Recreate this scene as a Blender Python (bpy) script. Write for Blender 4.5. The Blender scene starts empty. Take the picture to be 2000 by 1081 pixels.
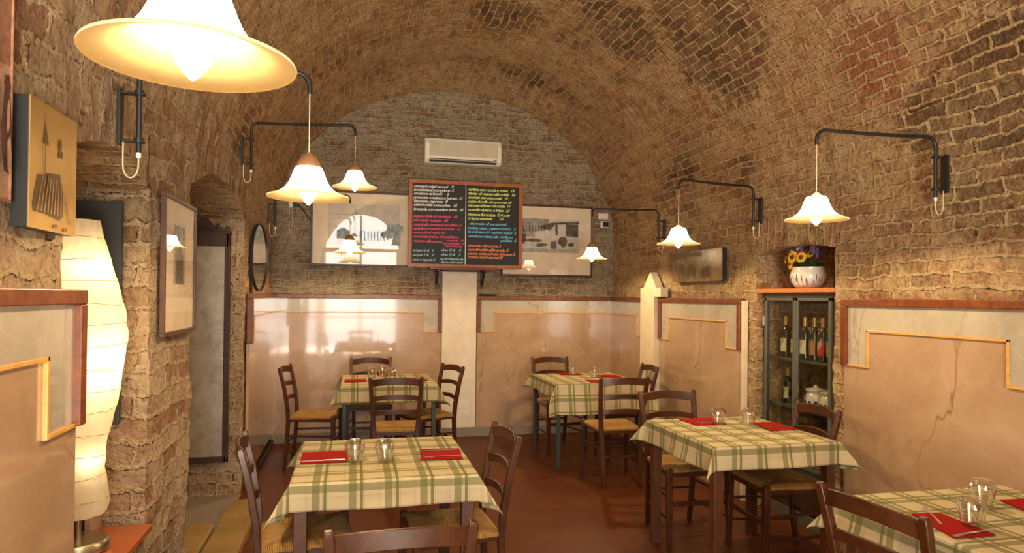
import bpy, bmesh, math, random
from mathutils import Vector, Matrix, noise
random.seed(7)
SC = bpy.context.scene
COL = SC.collection
PI = math.pi
R = math.radians

# ------------------------------------------------------------------ camera
cam_d = bpy.data.cameras.new('camera'); cam = bpy.data.objects.new('camera', cam_d); COL.objects.link(cam)
cam_d.sensor_fit = 'HORIZONTAL'; cam_d.sensor_width = 36; cam_d.lens = 36*1300/2000; cam_d.shift_y = 29/2000
cam_d.clip_start = 0.02
yaw, pit, rol = R(13.4), R(0.5), R(0.6)
fw = Vector((math.sin(yaw)*math.cos(pit), math.cos(yaw)*math.cos(pit), math.sin(pit)))
r0 = Vector((math.cos(yaw), -math.sin(yaw), 0)); u0 = r0.cross(fw)
rr = r0*math.cos(rol) + u0*math.sin(rol); uu = -r0*math.sin(rol) + u0*math.cos(rol)
m = Matrix((rr, uu, -fw)).transposed().to_4x4(); m.translation = Vector((0, 0, 1.58)); cam.matrix_world = m
SC.camera = cam
# ------------------------------------------------------------------ world, exposure
w = bpy.data.worlds.new('world'); SC.world = w; w.use_nodes = True
w.node_tree.nodes['Background'].inputs[0].default_value = (0.80, 0.90, 1.0, 1)
w.node_tree.nodes['Background'].inputs[1].default_value = 1.2
SC.view_settings.view_transform = 'Standard'; SC.view_settings.look = 'None'
SC.view_settings.gamma = 1; SC.view_settings.use_curve_mapping = False
SC.view_settings.exposure = 1.04
SC.cycles.use_denoising = True
SC.cycles.max_bounces = 9; SC.cycles.diffuse_bounces = 5; SC.cycles.glossy_bounces = 4
SC.cycles.transmission_bounces = 7; SC.cycles.transparent_max_bounces = 12
SC.cycles.caustics_reflective = False; SC.cycles.caustics_refractive = False
SC.cycles.sample_clamp_indirect = 4
# daylight through the glazed entrance arch behind the camera, then an added uplight
def area(name, loc, rot, sx, sy, e, col):
    l = bpy.data.lights.new(name, 'AREA'); l.shape = 'RECTANGLE'; l.size = sx; l.size_y = sy; l.energy = e; l.color = col
    o = bpy.data.objects.new(name, l); o.location = loc; o.rotation_euler = rot; COL.objects.link(o); return o
area('entrance_daylight', (0.6, -2.95, 1.95), (R(90), 0, 0), 2.6, 3.6, 150, (1.0, 0.95, 0.87))
area('added_vault_uplight', (0.17, -4.3, 0.02), (R(180), 0, 0), 3.6, 3.0, 1150, (1.0, 0.84, 0.58))  # unseen fill lamp, added outside the doorway to brighten the vault
LAMP_E = 27; LAMP_C = (1.0, 0.71, 0.38)

# ------------------------------------------------------------------ materials
M = {}
class N:
    """tiny node-tree writer"""
    def __init__(s, name):
        s.m = bpy.data.materials.new(name); s.m.use_nodes = True; s.t = s.m.node_tree; s.t.nodes.clear()
        s.out = s.n('ShaderNodeOutputMaterial'); M[name] = s.m
    def n(s, typ, **k):
        nd = s.t.nodes.new(typ)
        for a, b in k.items(): setattr(nd, a, b)
        return nd
    def l(s, a, b): s.t.links.new(a, b)
    def put(s, inp, v):
        if v is None: return
        if hasattr(v, 'links') or isinstance(v, bpy.types.NodeSocket): s.l(v, inp)
        else: inp.default_value = v
    def math(s, op, a, b=None, c=None, clamp=False):
        nd = s.n('ShaderNodeMath', operation=op); nd.use_clamp = clamp
        for i, v in enumerate((a, b, c)):
            if v is not None: s.put(nd.inputs[i], v)
        return nd.outputs[0]
    def mix(s, f, a, b, mode='MIX'):
        nd = s.n('ShaderNodeMix', data_type='RGBA', blend_type=mode)
        s.put(nd.inputs[0], f); s.put(nd.inputs[6], a if not isinstance(a, tuple) else c4(a)); s.put(nd.inputs[7], b if not isinstance(b, tuple) else c4(b))
        return nd.outputs[2]
    def noise(s, vec, scale, detail=4, rough=0.55, dist=0, out=0):
        nd = s.n('ShaderNodeTexNoise'); s.put(nd.inputs['Vector'], vec)
        nd.inputs['Scale'].default_value = scale; nd.inputs['Detail'].default_value = detail
        nd.inputs['Roughness'].default_value = rough; nd.inputs['Distortion'].default_value = dist
        return nd.outputs[out]
    def ramp(s, f, stops, interp='LINEAR'):
        nd = s.n('ShaderNodeValToRGB'); cr = nd.color_ramp; cr.interpolation = interp
        while len(cr.elements) < len(stops): cr.elements.new(0.5)
        for e, (p, c) in zip(cr.elements, stops):
            e.position = p; e.color = c4(c) if isinstance(c, tuple) else (c, c, c, 1)
        s.l(f, nd.inputs[0]); return nd.outputs[0]
    def step(s, f, a, b):
        nd = s.n('ShaderNodeMapRange'); nd.inputs[1].default_value = a; nd.inputs[2].default_value = b
        s.l(f, nd.inputs[0]); return nd.outputs[0]
    def coord(s, which='Object'):
        return s.n('ShaderNodeTexCoord').outputs[which]
    def bump(s, h, strength=0.5, dist=0.01, normal=None):
        nd = s.n('ShaderNodeBump'); nd.inputs['Strength'].default_value = strength; nd.inputs['Distance'].default_value = dist
        s.l(h, nd.inputs['Height'])
        if normal is not None: s.l(normal, nd.inputs['Normal'])
        return nd.outputs[0]
    def bsdf(s, col, rough=0.5, metal=0, normal=None, coat=0, coat_r=0.05, spec=None, emit=None, es=0, trans=0, ior=None):
        nd = s.n('ShaderNodeBsdfPrincipled')
        s.put(nd.inputs['Base Color'], c4(col) if isinstance(col, tuple) else col)
        s.put(nd.inputs['Roughness'], rough); s.put(nd.inputs['Metallic'], metal)
        if normal is not None: s.l(normal, nd.inputs['Normal'])
        nd.inputs['Coat Weight'].default_value = coat; nd.inputs['Coat Roughness'].default_value = coat_r
        if spec is not None: nd.inputs['Specular IOR Level'].default_value = spec
        if emit: nd.inputs['Emission Color'].default_value = c4(emit); nd.inputs['Emission Strength'].default_value = es
        nd.inputs['Transmission Weight'].default_value = trans
        if ior: nd.inputs['IOR'].default_value = ior
        return nd.outputs[0]
    def done(s, sh): s.l(sh, s.out.inputs[0]); return s.m
def c4(c): return (c[0], c[1], c[2], 1)
def plain(name, col, rough=0.5, **k):
    n = N(name)
    v = n.noise(n.coord(), 9, 3)
    f = n.step(v, 0.2, 0.8)
    c = n.mix(f, tuple(x*0.88 for x in col), tuple(min(1, x*1.1) for x in col))
    return n.done(n.bsdf(c, rough, **k))

def masonry(name, bw, rh, tones, mortar, cover, dark, warp=.75, cover_scale=1.6, bstr=1.0, soots=(), reds=(), joint=.15):
    """worn brickwork: per-brick tone, lime mortar smeared over, sooty patches; uv in metres"""
    n = N(name)
    uv = n.coord('UV'); ob = n.coord('Object')
    def off(scale, amp, det=2):
        a = n.n('ShaderNodeVectorMath', operation='SUBTRACT'); n.l(n.noise(ob, scale, det, out=1), a.inputs[0]); a.inputs[1].default_value = (.5, .5, .5)
        b = n.n('ShaderNodeVectorMath', operation='SCALE'); n.l(a.outputs[0], b.inputs[0]); b.inputs['Scale'].default_value = amp*warp; return b.outputs[0]
    v = uv
    for o in (off(2.5, .05), off(13, .035), off(60, .012)):
        a = n.n('ShaderNodeVectorMath', operation='ADD'); n.l(v, a.inputs[0]); n.l(o, a.inputs[1]); v = a.outputs[0]
    br = n.n('ShaderNodeTexBrick'); n.l(v, br.inputs['Vector'])
    br.inputs['Color1'].default_value = (0, 0, 0, 1); br.inputs['Color2'].default_value = (1, 1, 1, 1); br.inputs['Mortar'].default_value = (.5, .5, .5, 1)
    br.inputs['Scale'].default_value = 1; br.inputs['Brick Width'].default_value = bw; br.inputs['Row Height'].default_value = rh
    br.inputs['Mortar Size'].default_value = rh*joint; br.inputs['Mortar Smooth'].default_value = 0.45
    br.offset = 0.5; br.offset_frequency = 2; br.squash = 1.0
    vf = n.noise(ob, 130, 3, 0.7); fine = n.noise(ob, 48, 6, 0.7); mid = n.noise(ob, 12, 5, 0.65); big = n.noise(ob, cover_scale, 4, 0.6)
    tone = n.ramp(br.outputs['Color'], tones)
    tone = n.mix(0.30, tone, n.ramp(mid, [(0.3, (.22, .12, .06)), (0.7, (.80, .62, .38))]))
    def zone(spots):
        tot = None
        for (c, r) in spots:
            d = n.n('ShaderNodeVectorMath', operation='DISTANCE'); n.l(ob, d.inputs[0]); d.inputs[1].default_value = c
            f = n.math('ADD', n.math('DIVIDE', d.outputs[1], r), n.math('MULTIPLY', n.math('SUBTRACT', mid, .5), .9))
            f = n.math('SUBTRACT', 1.0, n.step(f, .75, 1.05)); tot = f if tot is None else n.math('MAXIMUM', tot, f)
        return tot
    soot = n.step(n.noise(ob, 1.1, 3, 0.5), 0.56, 0.70)
    sz = zone(soots) if soots else None
    sootb = n.math('MULTIPLY', soot, n.step(br.outputs['Color'], 0.25, 0.8))
    if sz is not None: sootb = n.math('MAXIMUM', sootb, n.math('MULTIPLY', sz, n.math('ADD', .55, n.math('MULTIPLY', br.outputs['Color'], .5))))
    tone = n.mix(n.math('MULTIPLY', sootb, dark), tone, (.115, .055, .026))
    if reds: tone = n.mix(n.math('MULTIPLY', zone(reds), .8), tone, (.50, .19, .10))
    mcol = n.mix(fine, tuple(x*0.70 for x in mortar), tuple(min(1, x*1.22) for x in mortar))
    cov = n.math('MULTIPLY', n.step(n.math('ADD', n.math('MULTIPLY', big, 0.55), n.math('MULTIPLY', mid, 0.45)), cover[0], cover[1]), cover[2])
    cov = n.math('MULTIPLY', cov, n.math('SUBTRACT', 1.0, n.math('MULTIPLY', sootb, 0.8)))
    if reds: cov = n.math('MULTIPLY', cov, n.math('SUBTRACT', 1.0, n.math('MULTIPLY', zone(reds), .9)))
    jf = n.math('MULTIPLY', br.outputs['Fac'], n.step(mid, .30, .48))
    fac = n.math('MAXIMUM', jf, cov)
    col = n.mix(fac, tone, mcol)
    col = n.mix(n.math('MULTIPLY', n.step(fine, .56, .70), .45), col, tuple(min(1, x*1.35) for x in mortar))
    col = n.mix(n.math('MULTIPLY', n.math('SUBTRACT', 1.0, n.step(fine, .30, .46)), .72), col, (.12, .062, .026))  # pits of the fine relief darkened, crevice shade put into the colour
    vo = n.n('ShaderNodeTexVoronoi'); vo.feature = 'F1'; n.l(ob, vo.inputs['Vector']); vo.inputs['Scale'].default_value = 26
    h = n.math('MULTIPLY', n.math('SUBTRACT', 1.0, br.outputs['Fac']), n.math('SUBTRACT', .9, n.math('MULTIPLY', cov, 0.8)))
    h = n.math('ADD', h, n.math('MULTIPLY', mid, 1.5)); h = n.math('ADD', h, n.math('MULTIPLY', fine, 1.0)); h = n.math('ADD', h, n.math('MULTIPLY', vf, .30))
    h = n.math('SUBTRACT', h, n.math('MULTIPLY', vo.outputs['Distance'], .45))
    nm = n.bump(h, bstr, 0.042)
    return n.done(n.bsdf(col, 0.9, normal=nm, spec=0.25))
SOOT = [((3.03, 2.45, 2.42), .62), ((2.98, 2.95, 2.55), .22)]
TONES = [(0.0, (.50, .19, .09)), (0.22, (.68, .33, .17)), (0.42, (.76, .49, .27)), (0.6, (.48, .25, .13)), (0.8, (.70, .38, .21)), (1.0, (.84, .58, .34))]
masonry('brick_vault', .22, .068, TONES, (.92, .61, .31), (.47, .63, .80), .85, soots=SOOT+[((2.50, 4.35, 3.48), .55), ((2.1, 5.05, 3.77), .42), ((1.25, 5.6, 4.04), .35), ((2.97, 5.5, 2.78), .12)], reds=[((2.86, 3.2, 2.98), .26)])
masonry('brick_side', .27, .075, TONES, (.95, .66, .36), (.45, .61, .84), .75, soots=SOOT, warp=1.0)
TONES_G = [(0.0, (.42, .16, .10)), (0.18, (.46, .33, .23)), (0.45, (.64, .52, .37)), (0.62, (.32, .25, .19)), (0.82, (.48, .22, .14)), (1.0, (.66, .56, .41))]
masonry('brick_end', .19, .062, TONES_G, (.70, .61, .42), (.45, .58, .76), .5, cover_scale=2.4, warp=1.0, joint=.2)
TONES_S = [(0.0, (.50, .20, .11)), (0.2, (.80, .62, .42)), (0.45, (.80, .57, .36)), (0.7, (.52, .24, .13)), (1.0, (.78, .58, .38))]
masonry('rubble', .25, .095, TONES_S, (.88, .63, .38), (.48, .66, .66), .5, warp=1.7, cover_scale=2.8, joint=.13)

n = N('terracotta_floor'); ob = n.coord()
v = n.noise(ob, 2.2, 5, .6); f2 = n.noise(ob, 60, 3, .6)
c = n.ramp(v, [(0.3, (.080, .0185, .003)), (0.55, (.115, .030, .005)), (0.75, (.15, .043, .008))])
c = n.mix(n.math('MULTIPLY', f2, 0.25), c, (.12, .04, .02))
n.done(n.bsdf(c, n.math('ADD', n.math('MULTIPLY', v, .2), .33), normal=n.bump(n.noise(ob, 30, 3), .15, .003), spec=.22))

def marble(name, a, b, vein, rough=0.14, coat=0.9):
    n = N(name); ob = n.coord()
    v1 = n.noise(ob, 1.6, 6, .6, .6); v2 = n.noise(ob, 5.5, 5, .65, 1.0)
    c = n.mix(n.step(v1, .3, .72), a, b)
    c = n.mix(n.math('MULTIPLY', n.step(v2, .5, .8), .35), c, tuple(min(1, x*1.25) for x in b))
    mp = n.n('ShaderNodeMapping'); n.l(ob, mp.inputs[0]); mp.inputs['Rotation'].default_value = (R(35), R(35), 0); mp.inputs['Scale'].default_value = (1.0, 1.0, .35)
    vv = n.noise(mp.outputs[0], 1.1, 5, .5, .25)
    ln = n.math('ABSOLUTE', n.math('SUBTRACT', vv, .5))
    ve = n.math('SUBTRACT', 1.0, n.step(ln, 0.0, .005)); ve = n.math('MULTIPLY', ve, n.step(v1, .42, .60))
    c = n.mix(n.math('MULTIPLY', ve, .75), c, vein)
    l2 = n.math('ABSOLUTE', n.math('SUBTRACT', n.noise(ob, 2.1, 3, .5, .5), .47))
    ve2 = n.math('MULTIPLY', n.math('SUBTRACT', 1.0, n.step(l2, 0.0, .012)), .09)
    c = n.mix(ve2, c, tuple(min(1, x*1.45) for x in b))
    wob = n.bump(n.noise(ob, 5, 2, .4), .05, .01)
    return n.done(n.bsdf(c, n.math('ADD', n.math('MULTIPLY', v2, .12), rough), normal=wob, coat=coat, coat_r=.05))
marble('pink_marble', (.39, .25, .15), (.53, .375, .25), (.22, .11, .045))
marble('grey_marble', (.38, .35, .28), (.56, .51, .42), (.20, .17, .13))
def wood(name, a, b, rough=.35, sc=(1, 1, 1), coat=.25, scale=9):
    n = N(name); ob = n.coord()
    mp = n.n('ShaderNodeMapping'); n.l(ob, mp.inputs[0]); mp.inputs['Scale'].default_value = sc
    v = n.noise(mp.outputs[0], scale, 6, .6, 1.2); f = n.noise(mp.outputs[0], scale*7, 4, .6, .4)
    c = n.mix(n.step(v, .32, .68), a, b); c = n.mix(n.math('MULTIPLY', n.step(f, .5, .75), .3), c, tuple(x*.5 for x in a))
    return n.done(n.bsdf(c, rough, normal=n.bump(f, .12, .002), coat=coat, coat_r=.15))
wood('burl', (.10, .022, .004), (.235, .062, .011), .4, coat=.15, scale=14)
wood('yellow_trim', (.60, .30, .07), (.78, .45, .13), .4, scale=12)
wood('chair_wood', (.042, .0118, .003), (.092, .028, .0075), .38, coat=.1, scale=7)
wood('table_wood', (.06, .019, .006), (.12, .042, .015), .45, coat=.12, scale=6)
plain('green_metal', (.035, .045, .042), .4)
wood('board_frame', (.36, .10, .025), (.50, .16, .045), .4)
wood('orange_wood', (.50, .15, .04), (.62, .22, .06), .4)
wood('dark_wood', (.030, .010, .005), (.060, .022, .012), .45, coat=.03)
wood('picture_wood', (.06, .022, .010), (.11, .04, .018), .45, coat=.03)
plain('white_paint', (.78, .70, .58), .6)
plain('cream_paint', (.74, .64, .46), .6)
plain('ac_white', (.90, .86, .74), .4)
plain('ac_front', (.62, .58, .45), .7)
plain('plastic_white', (.82, .80, .74), .4)
plain('black_iron', (.018, .017, .016), .42)
plain('black_plastic', (.015, .015, .016), .5)
plain('cabinet_metal', (.125, .128, .108), .4, metal=.3)
plain('slate', (.030, .034, .040), .7)
plain('chalkboard', (.012, .013, .012), .55)
plain('skirting_stone', (.26, .22, .17), .5)
plain('sill_red', (.42, .11, .035), .35, coat=.2)
plain('cord_cream', (.80, .66, .45), .6)
plain('steel', (.62, .60, .56), .28, metal=1)
plain('brushed_nickel', (.50, .46, .36), .32, metal=1)
def grainy(name, col, amt=.45, scale=70):
    n = N(name); ob = n.coord(); v = n.noise(ob, scale, 5, .7); u = n.noise(ob, scale*.25, 4, .6)
    f = n.step(n.math('ADD', n.math('MULTIPLY', v, .5), n.math('MULTIPLY', u, .5)), .38, .62)
    n.done(n.bsdf(n.mix(f, tuple(x*(1-amt) for x in col), tuple(min(1, x*(1+amt)) for x in col)), .8))
plain('mat_board', (.92, .80, .64), .8)
grainy('print_pale', (.68, .65, .60), .10, 20); grainy('print_mid', (.40, .38, .35), .45); grainy('print_mist', (.56, .58, .57), .2, 40); grainy('print_grey', (.36, .40, .42), .4)
grainy('print_dark', (.13, .115, .10), .6); grainy('print_blue', (.40, .52, .56), .35); grainy('print_cream', (.76, .70, .60), .15)
grainy('sepia_pale', (.50, .31, .20), .3, 40); grainy('sepia_mid', (.30, .15, .09), .4, 40); grainy('sepia_dark', (.10, .04, .025), .5, 40)
n = N('painted_reflection'); ob = n.coord(); v = n.noise(ob, 7, 5, .65, .6); n.done(n.bsdf(n.mix(n.step(v, .3, .7), (.36, .31, .24), (.66, .60, .49)), .34, metal=.7))  # reflection of pale plaster put into the mirror's mottled colour
plain('engraving', (.16, .10, .035), .5)
plain('mirror_glass', (.85, .84, .80), .04, metal=1)
plain('petal_yellow', (.85, .50, .03), .6)
plain('flower_brown', (.10, .035, .012), .8)
plain('petal_purple', (.20, .10, .30), .7)
plain('petal_white', (.75, .78, .85), .7)
plain('leaf_green', (.035, .12, .035), .6)
plain('ceramic_white', (.80, .76, .68), .15, coat=.6)
plain('lavender_paint', (.12, .07, .13), .3)
plain('bottle_glass', (.012, .022, .010), .08, coat=.6)
plain('label_cream', (.75, .68, .48), .7)
plain('label_art', (.40, .22, .10), .7)
plain('label_green', (.20, .24, .13), .7)
plain('foil_gold', (.60, .38, .10), .35, metal=.6)
plain('wood_cap', (.34, .17, .07), .5)
plain('rope', (.50, .36, .18), .9)
plain('red_light', (.5, .05, .03), .4)
for nm, c in dict(chalk_white=(.92, .92, .88), chalk_pink=(.95, .12, .26), chalk_cyan=(.40, .74, .80), chalk_green=(.78, .90, .26), chalk_blue=(.20, .62, .95), chalk_orange=(1.0, .34, .12)).items():
    plain(nm, c, .8)
# brass plate
n = N('brass'); ob = n.coord(); mp = n.n('ShaderNodeMapping'); n.l(ob, mp.inputs[0]); mp.inputs['Scale'].default_value = (1, 1, 40)
v = n.noise(mp.outputs[0], 6, 4); blot = n.noise(ob, 12, 4)
n.done(n.bsdf(n.mix(blot, (.50, .31, .09), (.78, .52, .19)), n.math('ADD', n.math('MULTIPLY', v, .15), .28), metal=.65, normal=n.bump(v, .15, .001)))
# painted canvas on the right wall
n = N('canvas_print'); ob = n.coord(); v = n.noise(ob, 9, 5, .6, .4); v2 = n.noise(ob, 40, 4)
c = n.ramp(v, [(.3, (.10, .065, .02)), (.5, (.30, .19, .06)), (.68, (.52, .33, .10))]); c = n.mix(n.math('MULTIPLY', v2, .35), c, (.08, .05, .02))
n.done(n.bsdf(c, .32, coat=.4, coat_r=.2))
# ochre stone threshold
n = N('ochre_stone'); ob = n.coord(); v = n.noise(ob, 5, 5)
n.done(n.bsdf(n.mix(v, (.20, .11, .028), (.44, .28, .085)), .75, normal=n.bump(n.noise(ob, 25, 4), .3, .004)))
# napkin
n = N('napkin_red'); ob = n.coord(); v = n.noise(ob, 220, 2)
n.done(n.bsdf(n.mix(v, (.25, .007, .005), (.38, .016, .010)), .9, normal=n.bump(v, .3, .001), spec=.1))
# tablecloth check, uv in metres
n = N('check_cloth'); uv = n.coord('UV'); sp = n.n('ShaderNodeSeparateXYZ'); n.l(uv, sp.inputs[0])
P = .152
def stripes(x):
    f = n.math('FRACT', n.math('DIVIDE', x, P)); s = None
    for a, b, wgt in ((.06, .27, .80), (.37, .455, 1.0), (.49, .505, .4), (.33, .345, .4), (.92, .935, .35), (.86, .87, .25)):
        t = n.math('MULTIPLY', n.math('MULTIPLY', n.math('GREATER_THAN', f, a), n.math('LESS_THAN', f, b)), wgt)
        s = t if s is None else n.math('ADD', s, t)
    return s
su, sv = stripes(sp.outputs[0]), stripes(sp.outputs[1])
base = (.62, .53, .34)
c = n.mix(n.math('MULTIPLY', su, .85), base, (.135, .155, .045)); c = n.mix(n.math('MULTIPLY', sv, .80), c, (.13, .145, .04))
wv = n.noise(uv, 900, 1); c = n.mix(n.math('MULTIPLY', wv, .12), c, (.5, .42, .25))
d = n.bsdf(c, .9, normal=n.bump(n.noise(uv, 14, 3), .25, .006), spec=.1)
tr = n.n('ShaderNodeBsdfTranslucent'); n.l(c, tr.inputs[0]); mx = n.n('ShaderNodeMixShader'); mx.inputs[0].default_value = .12
n.l(d, mx.inputs[1]); n.l(tr.outputs[0], mx.inputs[2]); n.done(mx.outputs[0])
# rush seat: strands run towards the middle from each rail
n = N('rush'); ob = n.coord(); sp = n.n('ShaderNodeSeparateXYZ'); n.l(ob, sp.inputs[0])
ax = n.math('ABSOLUTE', sp.outputs[0]); ay = n.math('ABSOLUTE', sp.outputs[1])
sel = n.math('GREATER_THAN', ax, ay)
sc_ = n.math('ADD', n.math('MULTIPLY', sel, sp.outputs[1]), n.math('MULTIPLY', n.math('SUBTRACT', 1.0, sel), sp.outputs[0]))
sc_ = n.math('ADD', sc_, n.math('MULTIPLY', n.noise(ob, 16, 2), .012))
wv = n.math('SINE', n.math('MULTIPLY', sc_, 900)); v = n.noise(ob, 30, 4)
c = n.mix(v, (.34, .165, .035), (.78, .44, .11)); c = n.mix(n.math('MULTIPLY', n.step(wv, -1, 0), .0), c, c)
c = n.mix(n.step(wv, -.2, -1), c, (.12, .055, .015))
n.done(n.bsdf(c, .55, normal=n.bump(wv, .6, .003)))
# lamp shade glass: milky amber glass lit from inside
n = N('shade_glass'); ob = n.coord(); sp = n.n('ShaderNodeSeparateXYZ'); n.l(n.coord('UV'), sp.inputs[0])
sp_z = sp
v = n.noise(ob, 60, 4); col = n.mix(v, (.94, .78, .48), (1, .88, .64))
t = n.n('ShaderNodeBsdfTranslucent'); n.l(col, t.inputs[0]); dd = n.bsdf(col, .25, coat=.4)
mx = n.n('ShaderNodeMixShader'); mx.inputs[0].default_value = .68; n.l(dd, mx.inputs[1]); n.l(t.outputs[0], mx.inputs[2])
em = n.n('ShaderNodeEmission'); em.inputs[0].default_value = (1, .76, .47, 1); n.l(n.math('ADD', .12, n.math('MULTIPLY', n.math('POWER', sp.outputs[1], 1.2), 14.0)), em.inputs[1])
ad = n.n('ShaderNodeAddShader'); n.l(mx.outputs[0], ad.inputs[0]); n.l(em.outputs[0], ad.inputs[1]); n.done(ad.outputs[0])
n = N('shade_inner'); ob = n.coord(); v = n.noise(ob, 130, 3, .7)
col = n.mix(n.step(v, .35, .65), (.055, .034, .012), (.10, .068, .028))
t = n.n('ShaderNodeBsdfTranslucent'); t.inputs[0].default_value = (.62, .50, .29, 1); dd = n.bsdf(col, .35, spec=.2)
mx = n.n('ShaderNodeMixShader'); mx.inputs[0].default_value = .45; n.l(dd, mx.inputs[1]); n.l(t.outputs[0], mx.inputs[2]); n.done(mx.outputs[0])
n = N('bulb_glass'); e = n.n('ShaderNodeEmission'); e.inputs[0].default_value = (1, .72, .36, 1); e.inputs[1].default_value = 14
t = n.n('ShaderNodeBsdfTransparent'); mx = n.n('ShaderNodeMixShader'); mx.inputs[0].default_value = .72; n.l(e.outputs[0], mx.inputs[1]); n.l(t.outputs[0], mx.inputs[2]); n.done(mx.outputs[0])
# paper lamp
n = N('rice_paper'); ob = n.coord(); v = n.noise(ob, 9, 5, .6, .5); f2 = n.noise(ob, 50, 4)
mp = n.n('ShaderNodeMapping'); n.l(ob, mp.inputs[0]); mp.inputs['Rotation'].default_value = (0, .6, .3); mp.inputs['Scale'].default_value = (12, 12, 3)
cr = n.noise(mp.outputs[0], 4, 3, .5, .8)
col = n.mix(v, (.84, .74, .54), (.95, .88, .70))
t = n.n('ShaderNodeBsdfTranslucent'); n.l(col, t.inputs[0]); dd = n.bsdf(col, .8, normal=n.bump(cr, .5, .006))
mx = n.n('ShaderNodeMixShader'); mx.inputs[0].default_value = .6; n.l(dd, mx.inputs[1]); n.l(t.outputs[0], mx.inputs[2]); n.done(mx.outputs[0])
# clear glass and thin panes
def thin_glass(name, tint, base_r, edge, power, rough):
    n = N(name); g = n.n('ShaderNodeBsdfGlossy'); g.inputs['Roughness'].default_value = rough; g.inputs[0].default_value = (1, 1, 1, 1)
    t = n.n('ShaderNodeBsdfTransparent'); t.inputs[0].default_value = c4(tint); lw = n.n('ShaderNodeLayerWeight'); lw.inputs[0].default_value = .5
    f = n.math('ADD', n.math('MULTIPLY', n.math('POWER', lw.outputs['Facing'], power), edge), base_r, clamp=True)
    mx = n.n('ShaderNodeMixShader'); n.l(f, mx.inputs[0]); n.l(t.outputs[0], mx.inputs[1]); n.l(g.outputs[0], mx.inputs[2]); n.done(mx.outputs[0])
thin_glass('clear_glass', (.93, .92, .88), .12, .85, 2.0, .04)
thin_glass('pane', (.97, .97, .95), .055, .9, 5, .015)
thin_glass('cabinet_pane', (.72, .73, .68), .05, .9, 5, .02)
# checkered ceramic jars
n = N('jar_check'); ob = n.coord(); sp = n.n('ShaderNodeSeparateXYZ'); n.l(ob, sp.inputs[0])
ang = n.math('ARCTAN2', sp.outputs[1], sp.outputs[0])
cx = n.math('FLOOR', n.math('MULTIPLY', ang, 24/(2*PI))); cz = n.math('FLOOR', n.math('DIVIDE', sp.outputs[2], .022))
ck = n.math('MODULO', n.math('ADD', n.math('ADD', cx, cz), 100), 2)
n.done(n.bsdf(n.mix(n.math('GREATER_THAN', ck, .5), (.80, .76, .68), (.02, .02, .02)), .2, coat=.5))

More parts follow.
